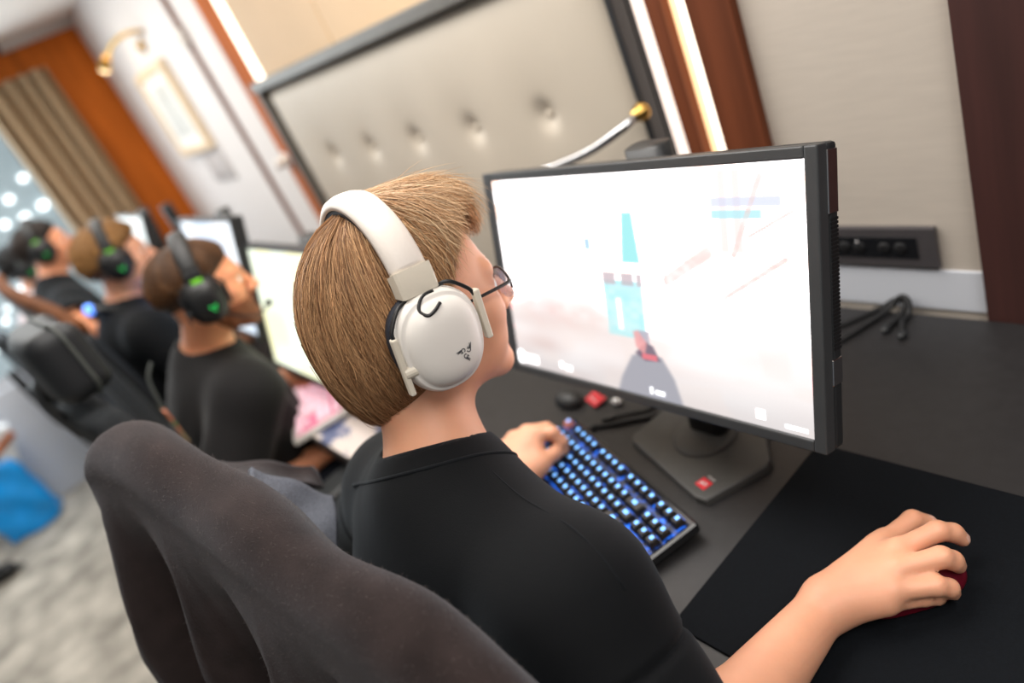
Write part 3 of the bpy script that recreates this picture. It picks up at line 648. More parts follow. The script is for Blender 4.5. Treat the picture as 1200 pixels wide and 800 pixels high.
# badge on the base: red square with white strokes, small grey lettering above
bd = obj('badge', box(-0.010, -0.0085, 0.0, 0.010, 0.0085, 0.0006), M['red_badge'], mbase, local=True, smooth=False)
bd.location = (0.071, -0.052, 0.0122); bd.rotation_euler = (0, 0, math.radians(-17))
def strokes(name, lines, w, z, mt, parent, local=True):
    gs = []
    for pts in lines:
        for (ax, ay), (bx_, by) in zip(pts[:-1], pts[1:]):
            d = np.array((bx_ - ax, by - ay)); L = np.hypot(*d); u = d / L; nrm = np.array((-u[1], u[0])) * w / 2; u = u * w * 0.3
            q = [np.array((ax, ay)) - u + nrm, np.array((ax, ay)) - u - nrm, np.array((bx_, by)) + u - nrm, np.array((bx_, by)) + u + nrm]
            gs.append((np.array([(p[0], p[1], z) for p in q] + [(p[0], p[1], z + 0.0003) for p in q]), [(3, 2, 1, 0), (4, 5, 6, 7), (0, 1, 5, 4), (1, 2, 6, 5), (2, 3, 7, 6), (3, 0, 4, 7)]))
    return obj(name, cat(*gs), mt, parent, local=local, smooth=False)
strokes('mark', [[(-0.006, -0.004), (-0.004, 0.002), (-0.001, -0.003), (0.001, 0.003)], [(0.003, 0.003), (0.006, 0.001), (0.003, -0.003)]], 0.0016, 0.0007, M['white_ink'], bd)
lt = [[(-0.006 + 0.004 * k, 0.0115), (-0.006 + 0.004 * k, 0.0145), (-0.004 + 0.004 * k, 0.0145)] for k in range(4)]
strokes('lettering', lt, 0.0009, 0.0002, M['white_ink'], bd)

make_monitor('monitor with a pale yellow-green screen partly behind the blond head', -1.625, 0.418, 0.978, 0.0, paint_flat((0.92, 1.0, 0.80), (1.05, 1.02, 0.62), 3), MG, (48, 27), detail=False)
make_monitor('monitor with a pale blue screen above the bearded man with green-lit headphones', -2.20, 0.425, 1.052, 0.0, paint_flat((0.60, 0.74, 0.92), (0.9, 0.95, 1.0), 6), MG, (48, 27), detail=False)
make_monitor('monitor with a dull grey screen between the curly haired head and the orange veneer', -3.285, 0.42, 1.075, 0.0, paint_flat((0.52, 0.60, 0.58), (0.66, 0.70, 0.66), 9), MG, (48, 27), detail=False)
# slim dark upright between the far monitors
up = empty('upright_stand', 'slim dark upright stand between the two small far monitors, against orange veneer', 'stand', (-3.30, 0.62, DZ))
obj('base', lathe([(0.06, 0), (0.06, 0.008), (0.02, 0.014)], 24, (-3.30, 0.62, DZ)), M['plastic'], up)
obj('pole', tube([(-3.30, 0.62, DZ + 0.01), (-3.30, 0.62, DZ + 0.26)], 0.009, 12, 0), M['plastic'], up)
obj('head', prism(round_poly(0.05, 0.045, 0.01, 4, -3.30, 0.62), DZ + 0.24, DZ + 0.46, 0.008), M['plastic'], up)

# ------------------------------------------------------------------ keyboards
U = 0.01905
def key_rows():
    rows = []
    f = [(0, 1)] + [(2 + k, 1) for k in range(4)] + [(6.5 + k, 1) for k in range(4)] + [(11 + k, 1) for k in range(4)] + [(15.25 + k, 1) for k in range(3)]
    rows.append((0, f))
    rows.append((1.25, [(k, 1) for k in range(13)] + [(13, 2)] + [(15.25 + k, 1) for k in range(3)]))
    rows.append((2.25, [(0, 1.5)] + [(1.5 + k, 1) for k in range(12)] + [(13.5, 1.5)] + [(15.25 + k, 1) for k in range(3)]))
    rows.append((3.25, [(0, 1.75)] + [(1.75 + k, 1) for k in range(11)] + [(12.75, 2.25)]))
    rows.append((4.25, [(0, 2.25)] + [(2.25 + k, 1) for k in range(10)] + [(12.25, 2.75)] + [(16.25, 1)]))
    rows.append((5.25, [(0, 1.25), (1.25, 1.25), (2.5, 1.25), (3.75, 6.25), (10, 1.25), (11.25, 1.25), (12.5, 1.25), (13.75, 1.25)] + [(15.25 + k, 1) for k in range(3)]))
    return rows
def keycap(w, body, lit, legend=True):
    hw, hd = w * U / 2 - 0.0009, U / 2 - 0.0009; tw, td, h = hw - 0.0026, hd - 0.003, 0.0088
    bm = bmesh.new()
    lo = [bm.verts.new(p) for p in ((-hw, -hd, 0), (hw, -hd, 0), (hw, hd, 0), (-hw, hd, 0))]
    hi = [bm.verts.new(p) for p in ((-tw, -td + 0.001, h), (tw, -td + 0.001, h), (tw, td + 0.001, h - 0.0006), (-tw, td + 0.001, h - 0.0006))]
    top = bm.faces.new(hi); bm.faces.new(lo[::-1])
    for i in range(4): bm.faces.new((lo[i], lo[(i + 1) % 4], hi[(i + 1) % 4], hi[i]))
    bmesh.ops.recalc_face_normals(bm, faces=bm.faces[:])
    bmesh.ops.bevel(bm, geom=[e for e in bm.edges if e.verts[0].co.z > 0.002 or e.verts[1].co.z > 0.002], offset=0.0009, segments=2, affect='EDGES')
    g = setm(from_bm(bm), 0)
    if legend:
        gw = 0.0029 if w < 1.3 else 0.0046
        g = cat(g, setm(box(-gw, -0.0006, h - 0.0008, gw, 0.0050, h + 0.0001), 1))
    me_o = obj('key', g, [body, lit], None, smooth=False); me = me_o.data
    bpy.data.objects.remove(me_o, do_unlink=True); return me
def make_keyboard(label, x, y, yaw, body, lit, glow, case_mt, zb=DZ, single=True, group='keyboards on the desk', red_esc=True):
    t = empty('keyboard', label, 'keyboard', (x, y, zb), yaw, group)
    Wk, Dk = 18.25 * U, 6.25 * U
    Rk = rotM('X', math.radians(4)); c = (0, 0, 0.006)
    T = lambda g: xf(g, Rk, c)
    cs = obj('case', T(box(-Wk / 2 - 0.008, -Dk / 2 - 0.012, 0.0, Wk / 2 + 0.008, Dk / 2 + 0.010, 0.016, 0.004, 3)), case_mt, t, local=True, smooth=False)
    obj('switch_plate', T(box(-Wk / 2 - 0.001, -Dk / 2 - 0.001, 0.0155, Wk / 2 + 0.001, Dk / 2 + 0.001, 0.0168)), glow, t, local=True, smooth=False)
    for sx in (-1, 1): obj('foot', box(sx * 0.14 - 0.012, Dk / 2 - 0.02, -0.0005, sx * 0.14 + 0.012, Dk / 2 - 0.008, 0.011, 0.001), case_mt, cs, local=True, smooth=False)
    # blank housing between the arrow keys and the main block
    for (a, b, r0_, r1_) in ((15.1, 16.2, 4.2, 5.2), (17.3, 18.3, 4.2, 5.2), (15.1, 18.3, 3.3, 4.2)):
        obj('filler', T(box(-Wk / 2 + a * U, Dk / 2 - r1_ * U, 0.0166, -Wk / 2 + b * U, Dk / 2 - r0_ * U, 0.0172)), glow, cs, local=True, smooth=False)
    cache = {}
    base_m = Matrix.Translation(c) @ Matrix.Rotation(math.radians(4), 4, 'X')
    for ri, (ry, ks) in enumerate(key_rows()):
        for kx, w in ks:
            kk = (w,)
            if kk not in cache: cache[kk] = keycap(w, body, lit, w < 6)
            o = bpy.data.objects.new('key', cache[kk]); COL.objects.link(o); o.parent = t
            o.matrix_local = base_m @ Matrix.Translation((-Wk / 2 + (kx + w / 2) * U, Dk / 2 - (ry + 0.5) * U, 0.0195))
            INV[o.name] = INV[t.name]
            if red_esc and ri == 0 and kx == 0:
                o.data = o.data.copy(); o.data.materials[0] = mat('coral_keycap', lin(206, 134, 124), 0.5, noise=(60, 0.05, 2)); o['label'] = 'coral escape key'
    return t
kb = make_keyboard('black tenkeyless keyboard with blue lit keys below the large monitor', -0.757, 0.433, math.radians(-17.2), M['keycap'], M['key_led'], M['key_glow'], M['plastic_gloss'])
make_keyboard('pale keyboard lit pink beside the patterned mouse pad', -1.715, 0.375, math.radians(-23), M['keycap_pale'], M['key_pink'], M['pink_plate'], M['hs_white'], red_esc=False)
make_keyboard('dark keyboard in front of the bearded man with its lights off', -2.28, 0.40, math.radians(-12), M['keycap'], M['plastic_grey'], M['plastic'], M['plastic'], red_esc=False)

# ------------------------------------------------------------------ pads, mice, bits on the desk
pd = tag(obj('mouse_pad', prism(round_poly(0.47, 0.34, 0.008, 4, -0.516 + 0.235, 0.655 - 0.17), DZ, DZ + 0.004, 0.001), M['pad'], None, smooth=False), 'large plain black cloth mouse pad under the dark red mouse', 'mouse pad')
def floral():
    mt = mat('cream_floral_cloth', lin(206, 194, 188), 0.85, spec=0.15)
    nt = mt.node_tree; b = nt.nodes['Principled BSDF']
    tc = nt.nodes.new('ShaderNodeTexCoord'); vo = nt.nodes.new('ShaderNodeTexVoronoi'); vo.inputs['Scale'].default_value = 9
    wv = nt.nodes.new('ShaderNodeTexNoise'); wv.inputs['Scale'].default_value = 14; wv.inputs['Distortion'].default_value = 2.2
    nt.links.new(tc.outputs['Object'], vo.inputs['Vector']); nt.links.new(tc.outputs['Object'], wv.inputs['Vector'])
    ad = nt.nodes.new('ShaderNodeMath'); ad.operation = 'MULTIPLY'; nt.links.new(vo.outputs['Distance'], ad.inputs[0]); nt.links.new(wv.outputs['Fac'], ad.inputs[1])
    cr = nt.nodes.new('ShaderNodeValToRGB'); e = cr.color_ramp.elements
    e[0].position = 0.10; e[0].color = lin(70, 78, 112); e[1].position = 0.26; e[1].color = lin(214, 202, 196)
    n = e.new(0.20); n.color = lin(116, 122, 150)
    nt.links.new(ad.outputs[0], cr.inputs[0]); nt.links.new(cr.outputs[0], b.inputs['Base Color']); return mt
M['floral'] = floral()
tag(obj('mouse_pad', prism(round_poly(0.46, 0.40, 0.01, 4, -1.36 - 0.23, 0.22 + 0.26), DZ, DZ + 0.004, 0.001), M['floral'], None, smooth=False), 'cream mouse pad with dark blue floral pattern under the pale keyboard', 'mouse pad')
def make_mouse(label, x, y, yaw, mt, wheel_mt):
    t = empty('mouse', label, 'mouse', (x, y, DZ + 0.004), yaw, 'computer mice')
    def f(p):
        b = d_ell(p, (0, -0.008, 0.004), (0.029, 0.056, 0.032)); b = smin(b, d_ell(p, (0, 0.022, 0.004), (0.027, 0.036, 0.022)), 0.02)
        b = smax(b, 0.0008 - p[:, 2], 0.002)
        g = np.maximum(np.abs(p[:, 0]) - 0.0007, 0.012 - p[:, 1]); b = np.maximum(b, -np.maximum(g, 0.015 - p[:, 2]))
        return np.maximum(b, -np.maximum(np.abs(p[:, 0]) - 0.005, np.maximum(np.abs(p[:, 1] - 0.034) - 0.014, 0.016 - p[:, 2])))
    obj('shell', net(f, (-0.04, -0.075, -0.004), (0.04, 0.075, 0.045), 0.0016), mt, t, local=True)
    obj('scroll_wheel', xf(lathe([(0.009, -0.0036), (0.0105, -0.002), (0.0105, 0.002), (0.009, 0.0036)], 20), rotM('Y', PI / 2), (0, 0.034, 0.0230)), wheel_mt, t, local=True)
    obj('side_button', box(-0.0295, -0.012, 0.018, -0.026, 0.012, 0.023, 0.001), M['plastic'], t, local=True, smooth=False)
    return t
make_mouse('dark red mouse with a silver scroll wheel on the black mouse pad', -0.3165, 0.4835, math.radians(-32), M['mouse_red'], M['chrome'])
# small things behind the keyboard
def puck(p):
    b = d_ell(p, (-0.985, 0.600, DZ + 0.004), (0.034, 0.022, 0.020)); return smax(b, DZ + 0.0008 - p[:, 2], 0.003)
dr = empty('usb_receiver', 'rounded black receiver dock lying left of the red tab behind the blue lit keyboard', 'receiver', (-0.985, 0.600, DZ))
obj('shell', net(puck, (-1.03, 0.57, DZ - 0.004), (-0.94, 0.63, DZ + 0.03), 0.0016), M['plastic'], dr)
obj('slot', box(-0.992, 0.5815, DZ + 0.006, -0.972, 0.584, DZ + 0.010, 0.0008), M['rubber'], dr, smooth=False)
rt = empty('red_tab', 'small red folded tag lying on the desk behind the blue lit keyboard', 'tag', (-0.933, 0.623, DZ))
G = np.zeros((10, 8, 3))
for i in range(10):
    for j in range(8):
        a, b = i / 9 - 0.5, j / 7 - 0.5; G[i, j] = (-0.933 + 0.040 * a + 0.006 * b, 0.622 + 0.026 * b - 0.012 * a, DZ + 0.0022 + 0.009 * abs(a) * (1 + b))
obj('cloth', sheet(G, 0.0018), M['red_badge'], rt)
obj('stitching', tube([(-0.946, 0.622, DZ + 0.008), (-0.933, 0.6175, DZ + 0.0045), (-0.921, 0.614, DZ + 0.0075)], 0.0009, 6), M['white_ink'], rt)
cr_ = empty('crumpled_paper', 'tiny crumpled scrap of silver paper beside the red tag on the desk', 'scrap', (-0.885, 0.628, DZ))
obj('foil', net(lambda p: d_ell(p, (-0.885, 0.628, DZ + 0.005), (0.012, 0.008, 0.007)) + 0.0022 * np.sin(p[:, 0] * 700) * np.sin(p[:, 1] * 900 + 1) * np.sin(p[:, 2] * 800), (-0.905, 0.612, DZ - 0.003), (-0.865, 0.645, DZ + 0.016), 0.0012), M['chrome'], cr_)
cb = empty('cable', 'flat black cable running from the keyboard towards the monitor base', 'cable', (-0.83, 0.60, DZ))
obj('cord', tube([(-0.880, 0.560, DZ + 0.004), (-0.85, 0.578, DZ + 0.004), (-0.82, 0.600, DZ + 0.004), (-0.79, 0.625, DZ + 0.004), (-0.77, 0.68, DZ + 0.004), (-0.76, 0.80, DZ + 0.004)], 0.0042, 10), M['rubber'], cb)
obj('plug', xf(box(-0.016, -0.006, -0.004, 0.016, 0.006, 0.0045, 0.0015), rotM('Z', 0.6), (-0.893, 0.551, DZ + 0.0045)), M['plastic'], cb, smooth=False)
cb = empty('cable', 'thin black cable lying just behind the flat cable, near the foil scrap', 'cable', (-0.84, 0.62, DZ))
obj('cord', tube([(-0.862, 0.596, DZ + 0.003), (-0.835, 0.617, DZ + 0.003), (-0.81, 0.640, DZ + 0.003), (-0.80, 0.70, DZ + 0.003)], 0.0026, 8), M['rubber'], cb)
obj('plug', xf(box(-0.012, -0.005, -0.003, 0.012, 0.005, 0.0035, 0.001), rotM('Z', 0.65), (-0.871, 0.589, DZ + 0.0035)), M['plastic'], cb, smooth=False)
for (lab, pts, rad) in (('black cable looping up over the wall edge right of the monitor', [(-0.66, 0.80, 0.744), (-0.605, 0.885, 0.744), (-0.57, 0.975, 0.748), (-0.552, 0.992, 0.766), (-0.538, 0.988, 0.762), (-0.534, 0.975, 0.746), (-0.535, 0.955, 0.7455), (-0.52, 0.92, 0.7455)], 0.0045),
                        ('second black cable lying under the looping cable right of the monitor', [(-0.68, 0.86, 0.744), (-0.625, 0.928, 0.744), (-0.585, 0.985, 0.745), (-0.562, 0.994, 0.758), (-0.548, 0.992, 0.756), (-0.545, 0.97, 0.7455), (-0.55, 0.93, 0.7455)], 0.0045)):
    c = empty('cable', lab, 'cable', pts[0], 0)
    obj('cord', tube(pts, rad, 10), M['rubber'], c)
    obj('plug', ball(pts[-1], (0.007, 0.010, 0.0055), 12, 8), M['plastic'], c)
# ================================================================== people
def head_frame(J):
    return rotM('Z', J.get('yaw', 0)) @ rotM('X', J.get('pitch', 0)) @ rotM('Y', J.get('roll', 0))
def head_sdf(q, nose=1.0, ears=True):
    d = d_ell(q, (0, -0.012, 0.030), (0.0755, 0.098, 0.088))
    d = smin(d, d_ell(q, (0, 0.028, -0.005), (0.064, 0.066, 0.088)), 0.03)
    d = smin(d, d_ell(q, (0, 0.032, -0.066), (0.050, 0.052, 0.044)), 0.03)
    d = smin(d, d_sph(q, (0, 0.078, -0.098), 0.017), 0.025)
    for s in (-1, 1):
        d = smin(d, d_cap(q, (s * 0.053, -0.004, -0.052), (s * 0.020, 0.074, -0.096), 0.017, 0.014), 0.025)
        d = smin(d, d_sph(q, (s * 0.046, 0.062, -0.022), 0.022), 0.022)
        d = smin(d, d_sph(q, (s * 0.036, 0.055, -0.055), 0.024), 0.022)
        d = smin(d, d_cap(q, (s * 0.046, 0.076, 0.024), (s * 0.008, 0.089, 0.022), 0.009), 0.014)
        d = smax(d, -d_sph(q, (s * 0.032, 0.106, 0.002), 0.0165), 0.012)
        d = smin(d, d_cap(q, (s * 0.044, 0.078, 0.008), (s * 0.020, 0.087, 0.009), 0.0055), 0.005)
        d = smin(d, d_cap(q, (s * 0.043, 0.076, -0.008), (s * 0.021, 0.084, -0.008), 0.005), 0.005)
        if ears:
            e = d_ell(q, (s * 0.079, -0.010, -0.002), (0.010, 0.019, 0.031), rotM('Z', s * -0.35) @ rotM('X', 0.15))
            e = smax(e, -d_ell(q, (s * 0.089, -0.006, 0.0), (0.007, 0.010, 0.017)), 0.006)
            d = smin(d, e, 0.006)
    d = smin(d, d_cap(q, (0, 0.090, 0.016), (0, 0.108 + 0.010 * nose, -0.030), 0.0075, 0.0115), 0.012)
    for s in (-1, 1): d = smin(d, d_sph(q, (s * 0.0115, 0.104, -0.035), 0.0085), 0.008)
    d = smin(d, d_cap(q, (-0.019, 0.086, -0.063), (0.019, 0.086, -0.063), 0.0065), 0.010)
    d = smin(d, d_cap(q, (-0.016, 0.085, -0.073), (0.016, 0.085, -0.073), 0.0070), 0.008)
    d = smax(d, -d_cap(q, (-0.020, 0.096, -0.068), (0.020, 0.096, -0.068), 0.0022), 0.003)
    return d
FR = {'thumb': (0.0118, 0.0112, 0.0092), 'index': (0.0108, 0.0098, 0.0080), 'middle': (0.0110, 0.0099, 0.0082), 'ring': (0.0104, 0.0093, 0.0078), 'pinky': (0.0084, 0.0074, 0.0062)}
def hand_sdf(p, H, W):
    """H: finger -> 4 joints (thumb: 4 too), W wrist"""
    d = None; W = np.asarray(W, float)
    order = ['index', 'middle', 'ring', 'pinky']
    for f in order:
        m = np.asarray(H[f][0], float); c = d_cap(p, W + (m - W) * 0.12, m, 0.0185, 0.0115)
        d = c if d is None else smin(d, c, 0.016)
    for a, b in zip(order[:-1], order[1:]):
        mid = (np.asarray(H[a][0]) + np.asarray(H[b][0])) / 2
        d = smin(d, d_cap(p, W + (mid - W) * 0.2, W + (mid - W) * 0.9, 0.015, 0.0095), 0.012)
    t = [np.asarray(q, float) for q in H['thumb']]
    d = smin(d, d_cap(p, t[0], t[1], 0.0160, 0.0125), 0.022); d = smin(d, d_cap(p, W + (t[1] - W) * 0.10, W + (t[1] - W) * 0.85, 0.0235, 0.0135), 0.02); d = smin(d, d_cap(p, (t[0] + t[1]) / 2, np.asarray(H['index'][0]), 0.010, 0.009), 0.014)
    for f in order + ['thumb']:
        r = FR[f]; j = [np.asarray(q, float) for q in H[f]]
        c = d_cap(p, j[0], j[1], r[0] * 1.06, r[0])
        c = smin(c, d_cap(p, j[1], j[2], r[0], r[1]), 0.004); c = smin(c, d_cap(p, j[2], j[3], r[1], r[2]), 0.004)
        d = smin(d, c, 0.0055)
    return d
def make_hand(W, f, n, s, curl=(0.35, 0.5, 0.35), size=1.0, spread=0.12):
    """W wrist, f forward, n out of the back of the hand, s towards the thumb"""
    W = np.asarray(W, float); f = np.asarray(f, float); f /= np.linalg.norm(f)
    n = np.asarray(n, float); n = n - f * (n @ f); n /= np.linalg.norm(n); s = np.asarray(s, float); s = s - f * (s @ f) - n * (s @ n); s /= np.linalg.norm(s)
    H = {}; spec = {'index': (0.026, 0.088, (0.042, 0.025, 0.020)), 'middle': (0.005, 0.090, (0.046, 0.029, 0.021)), 'ring': (-0.014, 0.085, (0.042, 0.027, 0.020)), 'pinky': (-0.031, 0.077, (0.034, 0.020, 0.017))}
    for k, (a, b, L) in spec.items():
        P = [W + s * a * size + f * b * size]; ang = curl[0]; sp = a * spread / 0.03
        for i, l in enumerate(L):
            dirv = f * math.cos(ang) - n * math.sin(ang) + s * sp * 0.8; dirv /= np.linalg.norm(dirv)
            P.append(P[-1] + dirv * l * size); ang += curl[1] if i == 0 else curl[2]
        H[k] = P
    H['thumb'] = [W + (s * 0.024 + f * 0.022 - n * 0.006) * size, W + (s * 0.044 + f * 0.052 - n * 0.014) * size, W + (s * 0.050 + f * 0.082 - n * 0.022) * size, W + (s * 0.046 + f * 0.106 - n * 0.028) * size]
    return H
def near(p, c, r, fn):
    """evaluate fn only inside radius r of c, use a safe distance elsewhere"""
    dd = np.linalg.norm(p - np.asarray(c), axis=1); out = dd - r * 0.72; k = dd < r
    if k.any(): out[k] = fn(p[k])
    return out
def body_fn(J):
    Hc = np.asarray(J['Hc']); Rh = head_frame(J)
    def fn(p):
        d = near(p, Hc, 0.21, lambda q: head_sdf((q - Hc) @ Rh / J.get('hs', 1.0)) * J.get('hs', 1.0))
        nb = np.asarray(J['Nb']); nt_ = Hc + Rh @ np.array((0, -0.022, -0.055))
        d = smin(d, d_cap(p, nt_, nb, 0.052, 0.058), 0.03)
        Sl, Sr = np.asarray(J['Sl']), np.asarray(J['Sr']); ch = np.asarray(J['chest']); hp = np.asarray(J['hip'])
        t = d_cap(p, Sl, Sr, 0.056); t = smin(t, d_ell(p, ch, (0.165, 0.100, 0.20)), 0.05)
        t = smin(t, d_cap(p, nb, Sl, 0.050, 0.045), 0.04); t = smin(t, d_cap(p, nb, Sr, 0.050, 0.045), 0.04)
        t = smin(t, d_cap(p, ch, hp, 0.115, 0.13), 0.06)
        d = smin(d, t, 0.03)
        for k in 'lr':
            S_, E_, W_ = (np.asarray(J[a + k]) for a in 'SEW')
            d = smin(d, d_cap(p, S_, E_, 0.050, 0.040), 0.03)
            fm = E_ + (W_ - E_) * 0.3
            a = smin(d_cap(p, E_, fm, 0.039, 0.041), d_cap(p, fm, W_, 0.041, 0.0245), 0.02)
            d = smin(d, a, 0.012)
            H = J['hand_' + k]; c = (W_ + np.asarray(H['middle'][1])) / 2
            d = smin(d, near(p, c, 0.15, lambda q: hand_sdf(q, H, W_)), 0.012)
            Hp, Kn, An = (np.asarray(J[a + k]) for a in ('hp', 'kn', 'an'))
            d = smin(d, d_cap(p, Hp, Kn, 0.082, 0.055), 0.03); d = smin(d, d_cap(p, Kn, An, 0.052, 0.036), 0.02)
            d = smin(d, d_cap(p, An + (0, 0, -0.03), An + np.array((0, 0.13, -0.045)), 0.034, 0.026), 0.02)
        return d
    return fn
def bounds(J, keys, pad):
    P = np.array([np.asarray(J[k], float) for k in keys]); return P.min(0) - pad, P.max(0) + pad
def shirt_fn(J, o):
    Sl, Sr, ch, hp, nb = (np.asarray(J[k], float) for k in ('Sl', 'Sr', 'chest', 'hip', 'Nb'))
    Hc = np.asarray(J['Hc']); Rh = head_frame(J); nt_ = Hc + Rh @ np.array((0, -0.022, -0.055)); na = (nt_ - nb) / np.linalg.norm(nt_ - nb)
    sl = o.get('sleeve', 0.72); r0_, r1_ = o.get('sr', (0.072, 0.078))
    def fn(p):
        t = d_cap(p, Sl, Sr, 0.068); t = smin(t, d_ell(p, ch, (0.185, 0.118, 0.21)), 0.06)
        t = smin(t, d_cap(p, nb, Sl, 0.062, 0.056), 0.05); t = smin(t, d_cap(p, nb, Sr, 0.062, 0.056), 0.05)
        t = smin(t, d_cap(p, ch, hp + (0, 0, -0.02), 0.135, 0.155), 0.07)
        t = smax(t, hp[2] - 0.09 - p[:, 2], 0.01)
        fold = 0.0035 * np.sin(28 * p[:, 2] + 9 * np.sin(11 * p[:, 0] + 3) + 20 * p[:, 1]) * sstep(0.0, 0.25, nb[2] - p[:, 2])
        t = t + fold
        for k in 'lr':
            S_, E_ = np.asarray(J['S' + k]), np.asarray(J['E' + k]); e = S_ + (E_ - S_) * sl; ax = (E_ - S_) / np.linalg.norm(E_ - S_)
            s = d_cap(p, S_, e, r0_, r1_) + 0.003 * np.sin(50 * ((p - S_) @ ax) + 25 * p[:, 1]) * sstep(0.05, 0.2, (p - S_) @ ax)
            s = smax(s, (p - e) @ ax, 0.004)
            s = smax(s, -np.maximum(d_cap(p, e - ax * 0.05, e + ax * 0.2, r1_ - 0.008), -((p - e) @ ax) - 0.05), 0.003)
            t = smin(t, s, 0.035)
            if 'seam' in o:
                a = (p - S_) @ ax - o['seam']; dist = np.abs(a); t = t + 0.0045 * np.exp(-(dist / 0.0045) ** 2) * (np.linalg.norm(p - S_, axis=1) < 0.16)
        # neck opening
        a = (p - nb) @ na; rr = np.linalg.norm(p - nb - a[:, None] * na, axis=1)
        return smax(t, -np.maximum(rr - 0.060, 0.004 - a), 0.008)
    return fn, nb, na
def trouser_fn(J):
    hp = np.asarray(J['hip'], float)
    def fn(p):
        d = d_ell(p, hp + (0, 0, -0.02), (0.185, 0.155, 0.13))
        for k in 'lr':
            Hp, Kn, An = (np.asarray(J[a + k], float) for a in ('hp', 'kn', 'an'))
            d = smin(d, d_cap(p, Hp, Kn, 0.100, 0.075), 0.05); d = smin(d, smax(d_cap(p, Kn, An, 0.073, 0.058), An[2] + 0.005 - p[:, 2], 0.01), 0.03)
        return d + 0.003 * np.sin(40 * p[:, 1] + 18 * p[:, 2])
    return fn
def strands(P0, R, name, mt, parent, colors, rad=0.0005):
    """P0 (N,K,3) strand points -> one mesh of thin three-sided strands with a colour per strand"""
    N, K, _ = P0.shape; T = np.gradient(P0, axis=1); T /= np.linalg.norm(T, axis=2)[..., None] + 1e-9
    u = np.cross(T, np.array((0.3, 0.2, 1.0))); u /= np.linalg.norm(u, axis=2)[..., None] + 1e-9; w = np.cross(T, u)
    rr = (rad * (1 - 0.75 * np.linspace(0, 1, K) ** 3))[None, :, None]
    V = np.stack([P0 + rr * (math.cos(a) * u + math.sin(a) * w) for a in (0, 2.094, 4.189)], 2)
    base = (np.arange(N)[:, None] * K + np.arange(K - 1)[None]) * 3
    F = np.stack([np.stack([base + k, base + (k + 1) % 3, base + 3 + (k + 1) % 3, base + 3 + k], -1) for k in range(3)], 2).reshape(-1, 4)
    o = obj(name, (V.reshape(-1, 3), F), mt, parent)
    at = o.data.color_attributes.new('tone', 'FLOAT_COLOR', 'POINT')
    c = np.repeat(np.hstack([colors, np.ones((N, 1))]), K * 3, axis=0); at.data.foreach_set('color', c.astype(np.float32).ravel())
    return o
def hair_surface(fn, C, D, it=14):
    r = np.full(len(D), 0.12)
    for _ in range(it): r = np.clip(r - 0.8 * fn(C + r[:, None] * D), 0.03, 0.3)
    return r
